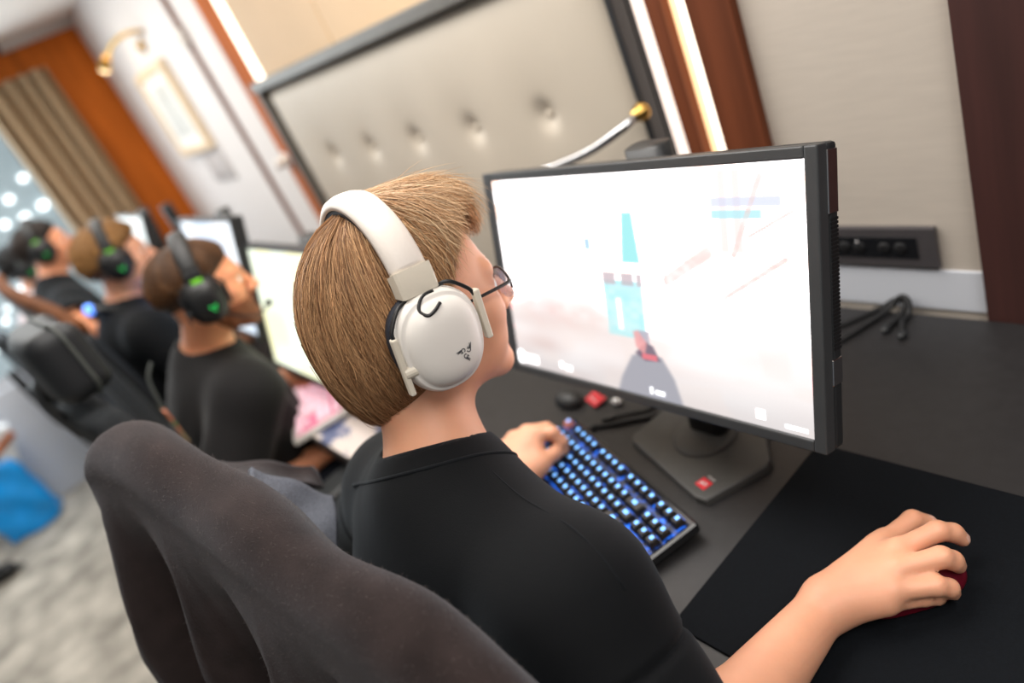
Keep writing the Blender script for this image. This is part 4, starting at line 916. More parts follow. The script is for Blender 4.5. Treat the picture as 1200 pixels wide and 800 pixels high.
def person(name, label, J, o, group=None):
    foot = (J['hip'][0], J['hip'][1], 0.0)
    t = empty(name, label, 'person', foot, 0, group)
    Rh = head_frame(J); Hc = np.asarray(J['Hc'], float); HL = lambda v: (np.asarray(v) * J.get('hs', 1.0)) @ Rh.T + Hc
    keys = ['Hc', 'Nb', 'Sl', 'Sr', 'El', 'Er', 'Wl', 'Wr', 'hip', 'knl', 'knr', 'anl', 'anr', 'hpl', 'hpr']
    lo, hi = bounds(J, keys, 0.2)
    fn = body_fn(J); P, Q = net(fn, np.maximum(lo, (-9, -9, -0.02)), hi, o.get('h', 0.007))
    fc = P[Q].mean(1); ql = (fc - Hc) @ Rh / J.get('hs', 1.0); mi = np.zeros(len(Q), np.int32)
    mi[(np.abs(ql[:, 0]) < 0.024) & (ql[:, 1] > 0.084) & (ql[:, 2] < -0.0575) & (ql[:, 2] > -0.080)] = 1
    if o.get('nails'):
        for k in 'lr':
            for f in ('thumb', 'index', 'middle', 'ring', 'pinky'):
                a, b = np.asarray(J['hand_' + k][f][2]), np.asarray(J['hand_' + k][f][3]); ax = (b - a) / np.linalg.norm(b - a)
                nn = np.array((0, 0, 1.0)); nn = nn - ax * (nn @ ax); nn /= np.linalg.norm(nn)
                c = b + nn * 0.0055; mi[(np.linalg.norm(fc - c, axis=1) < 0.0062) & ((fc - c) @ nn > -0.002)] = 2
    obj('body', (P, Q, mi), [o.get('skin', M['skin']), M['lip'], M['nail']], t)
    for s in (-1, 1):
        obj('eye', (lambda g: (HL(g[0]), g[1], g[2]))(cat(setm(ball((s * 0.032, 0.0795, 0.001), 0.0125, 14, 10), 0), setm(ball((s * 0.032, 0.0865, 0.001), (0.006, 0.006, 0.006), 12, 8), 1))), [M['eye'], M['iris']], t)
    sf, nb, na = shirt_fn(J, o)
    lo2, hi2 = bounds(J, ['Nb', 'Sl', 'Sr', 'El', 'Er', 'hip'], 0.2)
    P, Q = net(sf, lo2, hi2, o.get('hs', o.get('h', 0.007)))
    ts = obj('t_shirt', (P, Q), o.get('tee', M['tee']), t)
    # ribbed neckband
    u = np.cross(na, (0, 1, 0)); u /= np.linalg.norm(u); w = np.cross(na, u); V = []
    n = 48; prof = [(0.0585, 0.046), (0.0615, 0.048), (0.0645, 0.045), (0.075, 0.018), (0.074, 0.008), (0.062, 0.010)]
    prof = [(a * o.get('nk', 1.0), b) for a, b in prof]
    for k in range(n):
        a = 2 * PI * k / n; dirv = math.cos(a) * u + math.sin(a) * w
        dip = -0.018 * max(0, float(dirv @ np.array((0, 1, 0)))) ** 2
        for r, z in prof: V.append(nb + dirv * r * 1.0 + na * (z + dip - 0.006))
    m_ = len(prof); F = [(k * m_ + j, k * m_ + (j + 1) % m_, ((k + 1) % n) * m_ + (j + 1) % m_, ((k + 1) % n) * m_ + j) for k in range(n) for j in range(m_)]
    obj('neckband', (np.array(V), F), o.get('rib', M['tee_rib']), ts)
    if 'seam' in o:
        def march(a, b, n=160):
            a = np.asarray(a, float); b = np.asarray(b, float); tt = np.linspace(0, 1, n)[:, None]; dd = sf(a + (b - a) * tt); k = np.argmax(dd < 0)
            return a + (b - a) * tt[k] if dd[k] < 0 else None
        def seam(pts, r, closed=False):
            pts = [p for p in pts if p is not None]
            if len(pts) < 3: return
            if closed: pts.append(pts[0])
            obj('seam', tube(pts, r, 8, 2), o.get('rib', M['tee_rib']), ts)
        ring = []
        for k in range(40):
            a = 2 * PI * k / 40; dirv = math.cos(a) * u + math.sin(a) * w; dip = -0.02 * max(0, float(dirv @ np.array((0, 1, 0)))) ** 2
            ring.append(march(nb + dirv * 0.16 + na * (0.020 + dip), nb + dirv * 0.02 + na * (0.020 + dip)))
        seam(ring, 0.0022, True)
        for k, s in (('l', -1), ('r', 1)):
            S_, E_ = np.asarray(J['S' + k]), np.asarray(J['E' + k]); ax = (E_ - S_) / np.linalg.norm(E_ - S_); c = S_ + ax * o['seam']
            e1 = np.cross(ax, (0, 1, 0)); e1 /= np.linalg.norm(e1); e2 = np.cross(ax, e1)
            seam([march(c + (math.cos(a) * e1 + math.sin(a) * e2) * 0.14, c + (math.cos(a) * e1 + math.sin(a) * e2) * 0.03) for a in np.linspace(0, 2 * PI, 36, endpoint=False)], 0.0014, True)
            q0 = nb + np.array((s * 0.07, 0.012, 0.0)); q1 = S_ + ax * o['seam'] * 0.6 + np.array((s * 0.05, 0.012, 0.0))
            seam([march(q0 + (q1 - q0) * v + (0, 0.03, 0.16), q0 + (q1 - q0) * v + (0, -0.02, -0.12)) for v in np.linspace(0, 1, 14)], 0.0012)
    lo3, hi3 = bounds(J, ['hip', 'knl', 'knr', 'anl', 'anr', 'hpl', 'hpr'], 0.2)
    P, Q = net(trouser_fn(J), lo3, hi3, 0.012); obj('trousers', (P, Q), M['trousers'], t)
    for k in 'lr':
        A = np.asarray(J['an' + k], float)
        f = lambda p: smax(smin(d_cap(p, A + (0, -0.02, -0.045), A + np.array((0, 0.15, -0.060)), 0.048, 0.042), d_cap(p, A, A + (0, 0, -0.05), 0.050), 0.03), 0.001 - p[:, 2], 0.004)
        P, Q = net(f, A + np.array((-0.08, -0.1, -0.12)), A + np.array((0.08, 0.25, 0.1)), 0.007); obj('shoe', (P, Q), M['shoe'], t)
    return t, HL, Rh, Hc
def pose(cx, cy, hz, yaw=0.0, pitch=-0.08, dx=0.0, lean=0.0, **kw):
    """seated figure at the desk: cx,cy head centre, hz its height"""
    J = dict(Hc=(cx, cy, hz), yaw=yaw, pitch=pitch)
    bx, by = cx + dx, cy - 0.06 - lean
    J['Nb'] = (bx, by, hz - 0.155); J['Sl'] = (bx - 0.185, by + 0.005, hz - 0.225); J['Sr'] = (bx + 0.185, by - 0.005, hz - 0.225)
    J['chest'] = (bx, by - 0.03, hz - 0.32); J['hip'] = (bx, by - 0.07, 0.56)
    J['El'] = (bx - 0.27, by + 0.05, 0.80); J['Er'] = (bx + 0.25, by + 0.05, 0.80)
    J['Wl'] = (bx - 0.18, by + 0.26, 0.782); J['Wr'] = (bx + 0.22, by + 0.27, 0.782)
    for k, s in (('l', -1), ('r', 1)):
        J['hp' + k] = (bx + s * 0.095, by - 0.03, 0.545); J['kn' + k] = (bx + s * 0.12, by + 0.36, 0.52); J['an' + k] = (bx + s * 0.12, by + 0.34, 0.10)
    J.update(kw)
    J.setdefault('hand_l', make_hand(J['Wl'], (0.15, 1, -0.12), (0, 0, 1), (1, 0, 0), (0.45, 0.55, 0.35)))
    J.setdefault('hand_r', make_hand(J['Wr'], (0.05, 1, -0.10), (0, 0, 1), (-1, 0, 0), (0.40, 0.5, 0.35)))
    return J

# ------------------------------------------------------------------ headsets (built in the wearer's head frame)
def make_headset(label, Hc, Rh, pal, group, mic=False, logo=True, size=1.0):
    """pal: band, cap, shell, cushion, accent, logo"""
    mw = Matrix.Identity(4)
    for i in range(3):
        for j in range(3): mw[i][j] = Rh[i][j] * size
        mw[i][3] = Hc[i]
    t = empty('headset', label, 'headphones', group=group, M4=mw)
    a_, b_, zc = 0.0985, 0.094, 0.047
    def arc(t0, t1, n, off=0.0):
        th = np.linspace(t0, t1, n); P = np.stack([a_ * np.sin(th), -0.004 + 0 * th, zc + b_ * np.cos(th)], 1)
        N = np.stack([b_ * np.sin(th), 0 * th, a_ * np.cos(th)], 1); N /= np.linalg.norm(N, axis=1)[:, None]
        return P + N * off, N, np.tile((0, 1.0, 0), (n, 1))
    T1 = math.radians(74)
    outer = [(x, y) for x, y in ((0.0195, -0.004), (0.0195, 0.001), (0.016, 0.0065), (0.008, 0.009), (0, 0.0095), (-0.008, 0.009), (-0.016, 0.0065), (-0.0195, 0.001), (-0.0195, -0.004))]
    obj('headband', sweep_band(*arc(-T1, T1, 56), outer), pal['band'], t, local=True)
    pad = [(0.018, -0.0042), (-0.018, -0.0042), (-0.017, -0.011), (-0.010, -0.0145), (0.010, -0.0145), (0.017, -0.011)]
    obj('headband_padding', sweep_band(*arc(-T1 * 0.92, T1 * 0.92, 56), pad), pal['lining'], t, local=True)
    for s in (-1, 1):
        cp = [(0.0205, -0.011), (0.0205, 0.0075), (0.018, 0.0105), (-0.018, 0.0105), (-0.0205, 0.0075), (-0.0205, -0.011)]
        th = (s * T1, s * math.radians(89)); pts, N, Sd = arc(min(th), max(th), 8)
        ec = obj('end_cap', sweep_band(pts, N, Sd, cp), pal['cap'], t, local=True, smooth=False)
        X = lambda v: np.asarray(v, float) * np.array((s, 1, 1))
        fl = lambda g: (X(g[0]), [q[::-1] for q in g[1]] if s < 0 else g[1])
        obj('yoke_wire', fl(tube([(0.101, 0.012, 0.047), (0.108, 0.026, 0.049), (0.111, 0.043, 0.035), (0.1115, 0.048, 0.026)], 0.0021, 8)), M['wire'], t, local=True)
        obj('yoke_wire', fl(tube([(0.101, -0.014, 0.046), (0.106, -0.032, 0.044), (0.110, -0.047, 0.028), (0.1115, -0.0495, 0.016)], 0.0021, 8)), M['wire'], t, local=True)
        obj('slider', fl(box(0.106, 0.0465, -0.024, 0.116, 0.0535, 0.031, 0.0018)), pal['slider'], t, local=True, smooth=False)
        obj('slider', fl(cat(box(0.106, -0.0525, -0.042, 0.115, -0.0465, 0.020, 0.0018), tube([(0.1105, -0.050, -0.018), (0.1125, -0.038, -0.018)], 0.0065, 14, 0))), pal['cap'], t, local=True, smooth=False)
        # ear cup and cushion as stacks of egg-shaped rings
        def egg(prof, n=56):
            V = []
            for x, sc in prof:
                for k in range(n):
                    a = 2 * PI * k / n; ca, sa = math.cos(a), math.sin(a); e = 2 / 2.35
                    y = 0.0475 * sc * abs(ca) ** e * math.copysign(1, ca); z = 0.0535 * sc * abs(sa) ** e * math.copysign(1, sa)
                    y *= 1 + 0.05 * (z / 0.0535); V.append((x, y - 0.001, z - 0.004))
            m_ = len(prof); F = [(i * n + k, i * n + (k + 1) % n, (i + 1) * n + (k + 1) % n, (i + 1) * n + k) for i in range(m_ - 1) for k in range(n)]
            F.append(tuple((m_ - 1) * n + k for k in range(n))); F.append(tuple(range(n))[::-1]); return (np.array(V), F)
        obj('ear_cushion', fl(egg([(0.080, 0.70), (0.079, 0.86), (0.083, 0.98), (0.091, 1.0), (0.098, 0.96), (0.099, 0.8)])), pal['cushion'], t, local=True)
        sh_ = obj('ear_cup', fl(egg([(0.0975, 0.9), (0.098, 0.98), (0.102, 1.0), (0.109, 0.985), (0.1145, 0.94), (0.1158, 0.915), (0.1155, 0.87), (0.1185, 0.845), (0.124, 0.76), (0.1285, 0.62), (0.131, 0.45), (0.1322, 0.25), (0.1326, 0.06)])), pal['shell'], t, local=True)
        sx_ = lambda y, z: float(np.interp(math.hypot(y / 0.0475, (z + 0.004) / 0.0535), [0.45, 0.62, 0.76, 0.845, 0.915, 0.985, 1.0], [0.131, 0.1285, 0.124, 0.1185, 0.1158, 0.109, 0.104])) + 0.0012
        obj('cable', fl(tube([(sx_(y, z), y, z) for y, z in ((0.006, 0.0475), (-0.004, 0.0475), (-0.013, 0.0435), (-0.0175, 0.0365), (-0.0135, 0.0315), (-0.005, 0.0335), (0.004, 0.0375))], 0.0019, 8)), M['wire'], t, local=True)
        if pal.get('accent'):
            obj('accent_strip', fl(box(0.1010, -0.013, 0.040, 0.1165, 0.013, 0.051, 0.002)), pal['accent'], t, local=True, smooth=False)
        if logo:
            # three linked curling heads round a centre
            gs = []; cy, cz = 0.010, -0.018
            def surf(y, z):
                q = math.hypot(y / 0.0475, (z + 0.004) / 0.0535); xs_ = np.interp(q, [0.06, 0.25, 0.45, 0.62, 0.76, 0.845], [0.1326, 0.1322, 0.131, 0.1285, 0.124, 0.1185]); return xs_ + 0.0004
            for k in range(3):
                b0 = math.radians(11 + 120 * k); c0, s0 = math.cos(b0), math.sin(b0)
                loc = [(0.0039 + 0.0020 * math.cos(a), 0.0020 * math.sin(a)) for a in np.linspace(-3.4, 2.0, 14)]
                tail = [(0.0031, 0.0018), (0.0040, 0.0034), (0.0052, 0.0034)]
                horn = [(0.0060, 0.0002), (0.0072, 0.0022), (0.0082, 0.0040), (0.0098, 0.0056)]
                horn2 = [(0.0056, 0.0016), (0.0064, 0.0034), (0.0080, 0.0062)]
                for ln, w_ in ((loc, 0.0005), (tail, 0.00045), (horn, 0.0006), (horn2, 0.00045)):
                    pts = []
                    for a, b in ln: y = cy + a * c0 - b * s0; z = cz + a * s0 + b * c0; pts.append((surf(y, z), y, z))
                    gs.append(tube(pts, [w_] * (len(pts) - 1) + [w_ * 0.4], 5, 3))
            obj('emblem', fl(cat(*gs)), pal['logo'], sh_, local=True)
    if mic:
        mc = obj('microphone', tube([(0.112, 0.028, -0.046), (0.104, 0.070, -0.074), (0.078, 0.105, -0.080), (0.052, 0.122, -0.076)], 0.0028, 8), M['wire'], t, local=True)
        obj('microphone_tip', ball((0.046, 0.124, -0.075), (0.012, 0.009, 0.009), 12, 8), M['rubber'], mc, local=True)
    return t
WHITE = dict(band=M['hs_leather'], lining=M['hs_navy'], cap=M['hs_cream'], slider=M['hs_cream'], shell=M['hs_white'], cushion=M['hs_navy'], logo=M['logo'])
BLACK = dict(band=M['hs_blackpad'], lining=M['hs_black'], cap=M['hs_black'], slider=M['hs_black'], shell=M['hs_black'], cushion=M['hs_blackpad'], accent=M['green'], logo=M['green_led'])
HG = 'headsets worn by the players'

# ------------------------------------------------------------------ person in the foreground
HS1 = np.array((-0.720, 0.276, 1.181))      # headset centre
J1 = dict(Hc=tuple(HS1 + rotM('Z', math.radians(-4.3)) @ rotM('X', math.radians(-9.1)) @ np.array((0, 0.026, 0))), yaw=math.radians(-4.3), pitch=math.radians(-9.1), roll=0.0,
          Nb=(-0.668, 0.212, 1.010), Sr=(-0.478, 0.200, 0.942), Sl=(-0.845, 0.215, 0.925), chest=(-0.672, 0.180, 0.83), hip=(-0.690, 0.160, 0.56),
          Er=(-0.372, 0.160, 0.790), Wr=(-0.366, 0.405, 0.772), El=(-0.985, 0.195, 0.805), Wl=(-0.862, 0.372, 0.792),
          hpr=(-0.585, 0.16, 0.545), hpl=(-0.775, 0.17, 0.545), knr=(-0.55, 0.56, 0.52), knl=(-0.83, 0.57, 0.52), anr=(-0.55, 0.55, 0.10), anl=(-0.84, 0.56, 0.10))
J1['hand_r'] = dict(index=[(-0.325, 0.490, 0.793), (-0.301, 0.528, 0.797), (-0.292, 0.541, 0.786), (-0.286, 0.545, 0.775)],
                    middle=[(-0.314, 0.466, 0.795), (-0.285, 0.498, 0.796), (-0.279, 0.507, 0.785), (-0.277, 0.511, 0.774)],
                    ring=[(-0.311, 0.444, 0.787), (-0.281, 0.472, 0.783), (-0.274, 0.482, 0.773), (-0.273, 0.485, 0.763)],
                    pinky=[(-0.314, 0.434, 0.776), (-0.292, 0.466, 0.764), (-0.286, 0.476, 0.757), (-0.284, 0.480, 0.752)],
                    thumb=[(-0.352, 0.452, 0.774), (-0.350, 0.512, 0.773), (-0.340, 0.552, 0.772), (-0.330, 0.565, 0.760)])
J1['hand_l'] = dict(index=[(-0.865, 0.446, 0.826), (-0.846, 0.462, 0.822), (-0.838, 0.466, 0.802), (-0.838, 0.464, 0.788)],
                    middle=[(-0.886, 0.442, 0.828), (-0.872, 0.470, 0.816), (-0.866, 0.474, 0.795), (-0.866, 0.470, 0.782)],
                    ring=[(-0.904, 0.424, 0.824), (-0.899, 0.450, 0.812), (-0.894, 0.456, 0.794), (-0.892, 0.452, 0.781)],
                    pinky=[(-0.916, 0.402, 0.816), (-0.918, 0.422, 0.806), (-0.914, 0.428, 0.792), (-0.911, 0.425, 0.781)],
                    thumb=[(-0.846, 0.392, 0.796), (-0.838, 0.418, 0.798), (-0.838, 0.445, 0.795), (-0.842, 0.462, 0.786)])
p1, HL1, R1, C1 = person('person', 'seated person in black t-shirt with white headphones, one hand on keyboard, one on mouse', J1,
                         dict(h=0.0033, hs=0.0036, sleeve=0.86, sr=(0.078, 0.086), seam=0.075, nails=True))
def hair_mat(name, rough=0.42):
    mt = mat(name, (0.3, 0.2, 0.1, 1), rough, attr='tone', spec=0.45); return mt
M['hair'] = hair_mat('hair_strands')
def blond_fn(q):
    d = d_ell(q, (0, -0.014, 0.028), (0.086, 0.112, 0.104)); d = smin(d, d_ell(q, (0, -0.052, -0.035), (0.072, 0.066, 0.090)), 0.04)
    return smin(d, d_ell(q, (0, 0.042, 0.066), (0.062, 0.056, 0.054)), 0.04)
def blond_cap(q):
    d = blond_fn(q) + 0.006
    d = smax(d, q[:, 1] - (0.006 + 0.46 * np.maximum(q[:, 2] - 0.02, -0.02)), 0.01)
    d = smax(d, -0.098 - q[:, 2] - 0.12 * (q[:, 1] + 0.08), 0.008); d = np.maximum(d, -(d_ell(q, (0, -0.012, 0.03), (0.070, 0.092, 0.082))))
    nk = d_cap(q, (0, -0.022, -0.055), (0.03, -0.035, -0.16), 0.056); return np.maximum(d, -nk)
P, Q = net(blond_cap, (-0.12, -0.15, -0.15), (0.12, 0.13, 0.16), 0.0035)
hair1 = obj('hair', (HL1(P), Q), mat('blond_hair_base', lin(120, 84, 50), 0.6, noise=(30, 0.25, 3, (1, 1, 0.25))), p1)
def strand_field(fn, N, K, clumps, th_end, seed, lift=0.004, wave=0.004, crown=(0.0, -0.12, 1.0), C=(0, -0.014, 0.020), fly=0.0, th0=(0.05, 0.75)):
    r = np.random.default_rng(seed); c0 = np.array(crown); c0 /= np.linalg.norm(c0); x = np.array((1.0, 0, 0)); f = np.cross(c0, x)
    C = np.array(C)
    cphi = r.uniform(-PI, PI, clumps); ci = r.integers(0, clumps, N); phi0 = cphi[ci] + r.normal(0, 0.10, N); phi1 = cphi[ci] + r.normal(0, 0.022, N)
    t0 = r.uniform(th0[0], th0[1], N); te = th_end(np.abs((cphi[ci] + PI) % (2 * PI) - PI), cphi[ci]) * (1 - np.abs(r.normal(0, 1, N)) * (0.035 + 0.15 * np.exp(-(cphi[ci] / 0.95) ** 2))); t0 = t0 * te
    u = np.linspace(0, 1, K)[None]; th = t0[:, None] + (te - t0)[:, None] * u; ph = phi0[:, None] + (phi1 - phi0)[:, None] * u ** 0.7
    ph = ph + r.normal(0, 0.05, (N, 1)) * np.sin(u * 5 + r.uniform(0, 6, (N, 1)))
    D = np.cos(th)[..., None] * c0 + np.sin(th)[..., None] * (np.cos(ph)[..., None] * f + np.sin(ph)[..., None] * x)
    rad = hair_surface(fn, C, D.reshape(-1, 3)).reshape(N, K)
    off = -0.006 + (lift + 0.006) * r.random((N, 1)) + wave * r.normal(0, 0.4, (N, 1)) * u ** 2 + fly * np.abs(r.normal(0, 1, (N, 1))) * u ** 1.5
    off = off - 0.010 * u ** 6 * (np.abs(cphi[ci]) > 1.5)[:, None]
    off = off + 0.0018 * np.sin(7 * cphi[ci])[:, None]
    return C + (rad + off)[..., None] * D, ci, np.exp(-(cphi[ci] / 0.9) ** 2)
def th_blond(a, phi):
    return np.interp(a, np.radians([0, 35, 60, 85, 110, 140, 180]), np.radians([58, 60, 72, 104, 126, 140, 143])) + np.radians(25) * sstep(-1.35, -0.9, phi) * (1 - sstep(-0.05, 0.42, phi))
def tone(N, ci, base, light, seed, var=0.22):
    r = np.random.default_rng(seed); k = np.clip(0.5 + 0.32 * np.sin(ci * 12.9898) + r.normal(0, 0.25, N), 0, 1)[:, None]
    c = np.array(base)[:3] * (1 - k) + np.array(light)[:3] * k; return c * (1 + r.normal(0, var, (N, 1))).clip(0.4, 1.7)
N1 = 19000
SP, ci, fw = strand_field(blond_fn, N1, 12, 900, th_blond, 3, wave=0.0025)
strands(HL1(SP), None, 'hair_strand', M['hair'], hair1, tone(N1, ci, lin(130, 90, 58), lin(208, 164, 120), 4) * (1 + 0.35 * fw[:, None]), 0.00036)['kind'] = 'stuff'  # front strands paler: the screen's rim light put into the hair colour
FP, cif, fwf = strand_field(blond_fn, 950, 12, 420, th_blond, 9, lift=0.008, wave=0.014, fly=0.013)
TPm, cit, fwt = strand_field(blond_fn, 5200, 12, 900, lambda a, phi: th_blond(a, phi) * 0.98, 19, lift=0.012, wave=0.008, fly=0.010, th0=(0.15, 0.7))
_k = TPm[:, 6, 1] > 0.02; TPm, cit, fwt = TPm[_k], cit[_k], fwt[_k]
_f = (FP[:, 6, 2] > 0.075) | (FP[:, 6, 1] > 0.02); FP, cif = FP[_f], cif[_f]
strands(HL1(TPm), None, 'fringe_strand', M['hair'], hair1, tone(len(TPm), cit, lin(176, 132, 90), lin(230, 200, 164), 8), 0.0003)['kind'] = 'stuff'  # fringe colour lightened for the same rim light
strands(HL1(FP), None, 'loose_strand', M['hair'], hair1, tone(len(FP), cif, lin(176, 140, 100), lin(226, 198, 158), 5), 0.00032)['kind'] = 'stuff'  # loose top strands also carry the pale rim light in their colour
make_headset('white over-ear headphones on the blond person, with a grey emblem on the cup', HS1, R1, WHITE, HG)
# spectacles
mw = Matrix.Identity(4)
for i in range(3):
    for j in range(3): mw[i][j] = R1[i][j]
    mw[i][3] = C1[i]
gl = empty('glasses', 'thin black spectacles on the blond person facing the large monitor', 'glasses', M4=mw)
GY = 0.106
fr_ = []
for s in (-1, 1):
    rim = [(s * 0.034 + 0.0265 * math.cos(a) , GY - 0.010 * abs(s * 0.034 + 0.0265 * math.cos(a)) / 0.06, -0.002 + 0.0185 * math.sin(a)) for a in np.linspace(-0.1, PI + 0.1, 14)]
    fr_.append(tube(rim, 0.0014, 8, 3))
    V = [(s * 0.034 + k * 0.0265 * math.cos(a), GY - 0.010 * abs(s * 0.034 + k * 0.0265 * math.cos(a)) / 0.06 + (0.0012 if k < 0.5 else 0), -0.002 + k * 0.0190 * math.sin(a)) for k in (1.0,) for a in np.linspace(0, 2 * PI, 32, endpoint=False)]
    V2 = [(x, y + 0.0018, z) for x, y, z in V]; n = 32
    obj('lens', (np.array(V + V2), [tuple(range(n)), tuple(range(n, 2 * n))[::-1]] + [(k, n + k, n + (k + 1) % n, (k + 1) % n) for k in range(n)]), M['lens'], gl, local=True)
    obj('temple', tube([(s * 0.0605, GY - 0.011, 0.006), (s * 0.070, GY - 0.020, 0.007), (s * 0.0790, 0.045, 0.009), (s * 0.0815, 0.0, 0.010), (s * 0.081, -0.020, 0.000)], [0.0022, 0.0022, 0.0019, 0.0017, 0.0015], 8), M['wire'], gl, local=True)
fr_.append(tube([(-0.010, GY - 0.001, 0.003), (0, GY + 0.001, 0.007), (0.010, GY - 0.001, 0.003)], 0.0014, 8))
obj('frame', cat(*fr_), M['wire'], gl, local=True)
# ------------------------------------------------------------------ the other players
def short_hair(HL, par, front=0.075, thick=0.016, seed=1, base=(60, 44, 32), light=(110, 80, 54), N=2200, rad=0.0009, fade=False, curly=False, name='hair'):
    def fn(q):
        d = d_ell(q, (0, -0.014, 0.032), (0.0765 + thick, 0.099 + thick, 0.089 + thick))
        if fade:
            low = np.clip((0.055 - q[:, 2] + 0.2 * q[:, 1]) / 0.05, 0, 1); d = d + (thick - 0.0015) * low
        if curly: d = d + 0.006 * np.sin(95 * q[:, 0] + 2) * np.sin(90 * q[:, 1]) * np.sin(88 * q[:, 2] + 1)
        return d
    def cap(q):
        d = fn(q) + 0.001; e = (q[:, 1] - front) * -0.55 + (q[:, 2] - 0.062) * 0.83
        d = smax(d, -e, 0.006); return np.maximum(d, -d_ell(q, (0, -0.012, 0.03), (0.070, 0.092, 0.082)))
    P, Q = net(cap, (-0.13, -0.15, -0.12), (0.13, 0.14, 0.17), 0.005)
    h = obj(name, (HL(P), Q), mat('short_hair_base', lin(*base), 0.7, noise=(60, 0.3, 3)), par)
    th = lambda a, phi: np.interp(a, np.radians([0, 90, 180]), np.radians([66, 88, 104 if fade else 118]))
    SP, ci, _fw = strand_field(fn, N, 7, 400, th, seed, lift=0.004, wave=0.006, fly=0.003, th0=(0.1, 0.9))
    strands(HL(SP), None, 'hair_strand', M['hair'], h, tone(N, ci, lin(*base), lin(*light), seed + 3), rad)['kind'] = 'stuff'
    return h
PX2, PY2, PZ2 = -1.693, 0.285, 1.130
J2 = pose(PX2, PY2, PZ2, yaw=math.radians(-14), pitch=math.radians(-8), hs=0.90, dx=-0.085, Wl=(-1.845, 0.375, 0.790), El=(-1.97, 0.18, 0.82), Wr=(-1.63, 0.25, 0.665), Er=(-1.57, 0.02, 0.71))
J2['hand_l'] = make_hand(J2['Wl'], (0.62, 0.78, -0.08), (0, 0, 1), (0.8, -0.6, 0), (0.45, 0.6, 0.4))
p2, HL2, R2, C2 = person('person', 'bearded person in washed black t-shirt with green-lit headphones, nearest beside the blond one', J2, dict(h=0.0055, tee=M['tee_grey'], rib=M['tee_grey'], skin=M['skin_warm'], sleeve=0.95, sr=(0.072, 0.080)))
h2 = short_hair(HL2, p2, 0.080, 0.009, 21, (58, 38, 24), (112, 76, 46), 2600, 0.0009, fade=True)
def beard_fn(q):
    d = head_sdf(q, 1.0, False) - 0.006 + 0.003 * np.sin(160 * q[:, 0]) * np.sin(170 * q[:, 2]) * np.sin(150 * q[:, 1])
    d = smax(d, q[:, 2] + 0.045 - 0.25 * np.maximum(0.05 - q[:, 1], 0), 0.006); d = smax(d, -0.004 - q[:, 1], 0.006)
    return smax(d, -d_ell(q, (0, 0.10, -0.066), (0.024, 0.03, 0.012)), 0.003)
P, Q = net(beard_fn, (-0.1, -0.03, -0.15), (0.1, 0.15, 0.0), 0.003)
obj('beard', (HL2(P), Q), mat('ginger_beard', lin(120, 66, 34), 0.7, noise=(160, 0.45, 3)), p2)
make_headset('black headphones with green accents on the bearded person in the washed t-shirt', C2, R2, BLACK, HG, mic=True, size=0.93)

J3 = pose(-2.607, 0.274, 1.176, hs=0.90, yaw=math.radians(-12), pitch=math.radians(-6), dx=-0.04, Wl=(-2.66, 0.46, 0.785), Wr=(-2.42, 0.42, 0.785))
p3, HL3, R3, C3 = person('person', 'person with curly light brown hair in plain black t-shirt, a blue-lit band round the neck', J3, dict(h=0.007, tee=M['tee'], sleeve=0.8))
short_hair(HL3, p3, 0.078, 0.020, 31, (104, 70, 36), (186, 138, 82), 3000, 0.0012, curly=True)
make_headset('black headphones with a green strip on the curly light brown hair', C3, R3, BLACK, HG, size=0.93)
nbd = empty('neckband', 'dark neckband with two blue glowing ends around the neck of the curly haired person', 'neckband', J3['Nb'])
nb3 = np.array(J3['Nb'])
obj('band', tube([nb3 + v for v in ((0.085, 0.06, 0.01), (0.095, 0.0, 0.02), (0.06, -0.072, 0.05), (0, -0.088, 0.054), (-0.06, -0.072, 0.03), (-0.095, 0.0, 0.02), (-0.085, 0.06, 0.01))], 0.009, 10), M['plastic'], nbd)
obj('glow_end', ball(nb3 + (0.100, 0.085, 0.030), (0.018, 0.024, 0.016), 14, 10), M['blue_led'], nbd)
obj('glow_end', ball(nb3 + (0.02, -0.098, 0.060), (0.024, 0.016, 0.018), 14, 10), M['blue_led'], nbd)
obj('glow_end', ball(nb3 + (-0.090, 0.082, 0.008), (0.018, 0.024, 0.016), 14, 10), M['blue_led'], nbd)

J4 = pose(-3.587, 0.175, 1.245, hs=0.90, yaw=math.radians(-14), pitch=math.radians(0), dx=0.03, Er=(-3.10, 0.07, 0.95), Wr=(-3.18, 0.34, 0.80))
p4, HL4, R4, C4 = person('person', 'dark haired person in black t-shirt with right elbow raised, second from the window', J4, dict(h=0.007, tee=M['tee'], skin=M['skin_warm'], sleeve=0.62))
short_hair(HL4, p4, 0.076, 0.010, 41, (30, 24, 22), (58, 44, 36), 1800, 0.0012)
make_headset('black headphones on the dark haired person with the raised elbow', C4, R4, BLACK, HG, size=0.93)

J5 = pose(-4.20, 0.10, 1.17, yaw=math.radians(-10), pitch=math.radians(-4), dx=0.03)
p5, HL5, R5, C5 = person('person', 'black haired person in pale pink t-shirt, farthest along the row by the window', J5, dict(h=0.008, tee=M['tee_pale'], rib=M['tee_pale'], sleeve=0.62))
short_hair(HL5, p5, 0.074, 0.012, 51, (18, 17, 18), (34, 30, 28), 1500, 0.0012)
make_headset('black headphones on the farthest black haired person by the window', C5, R5, BLACK, HG)

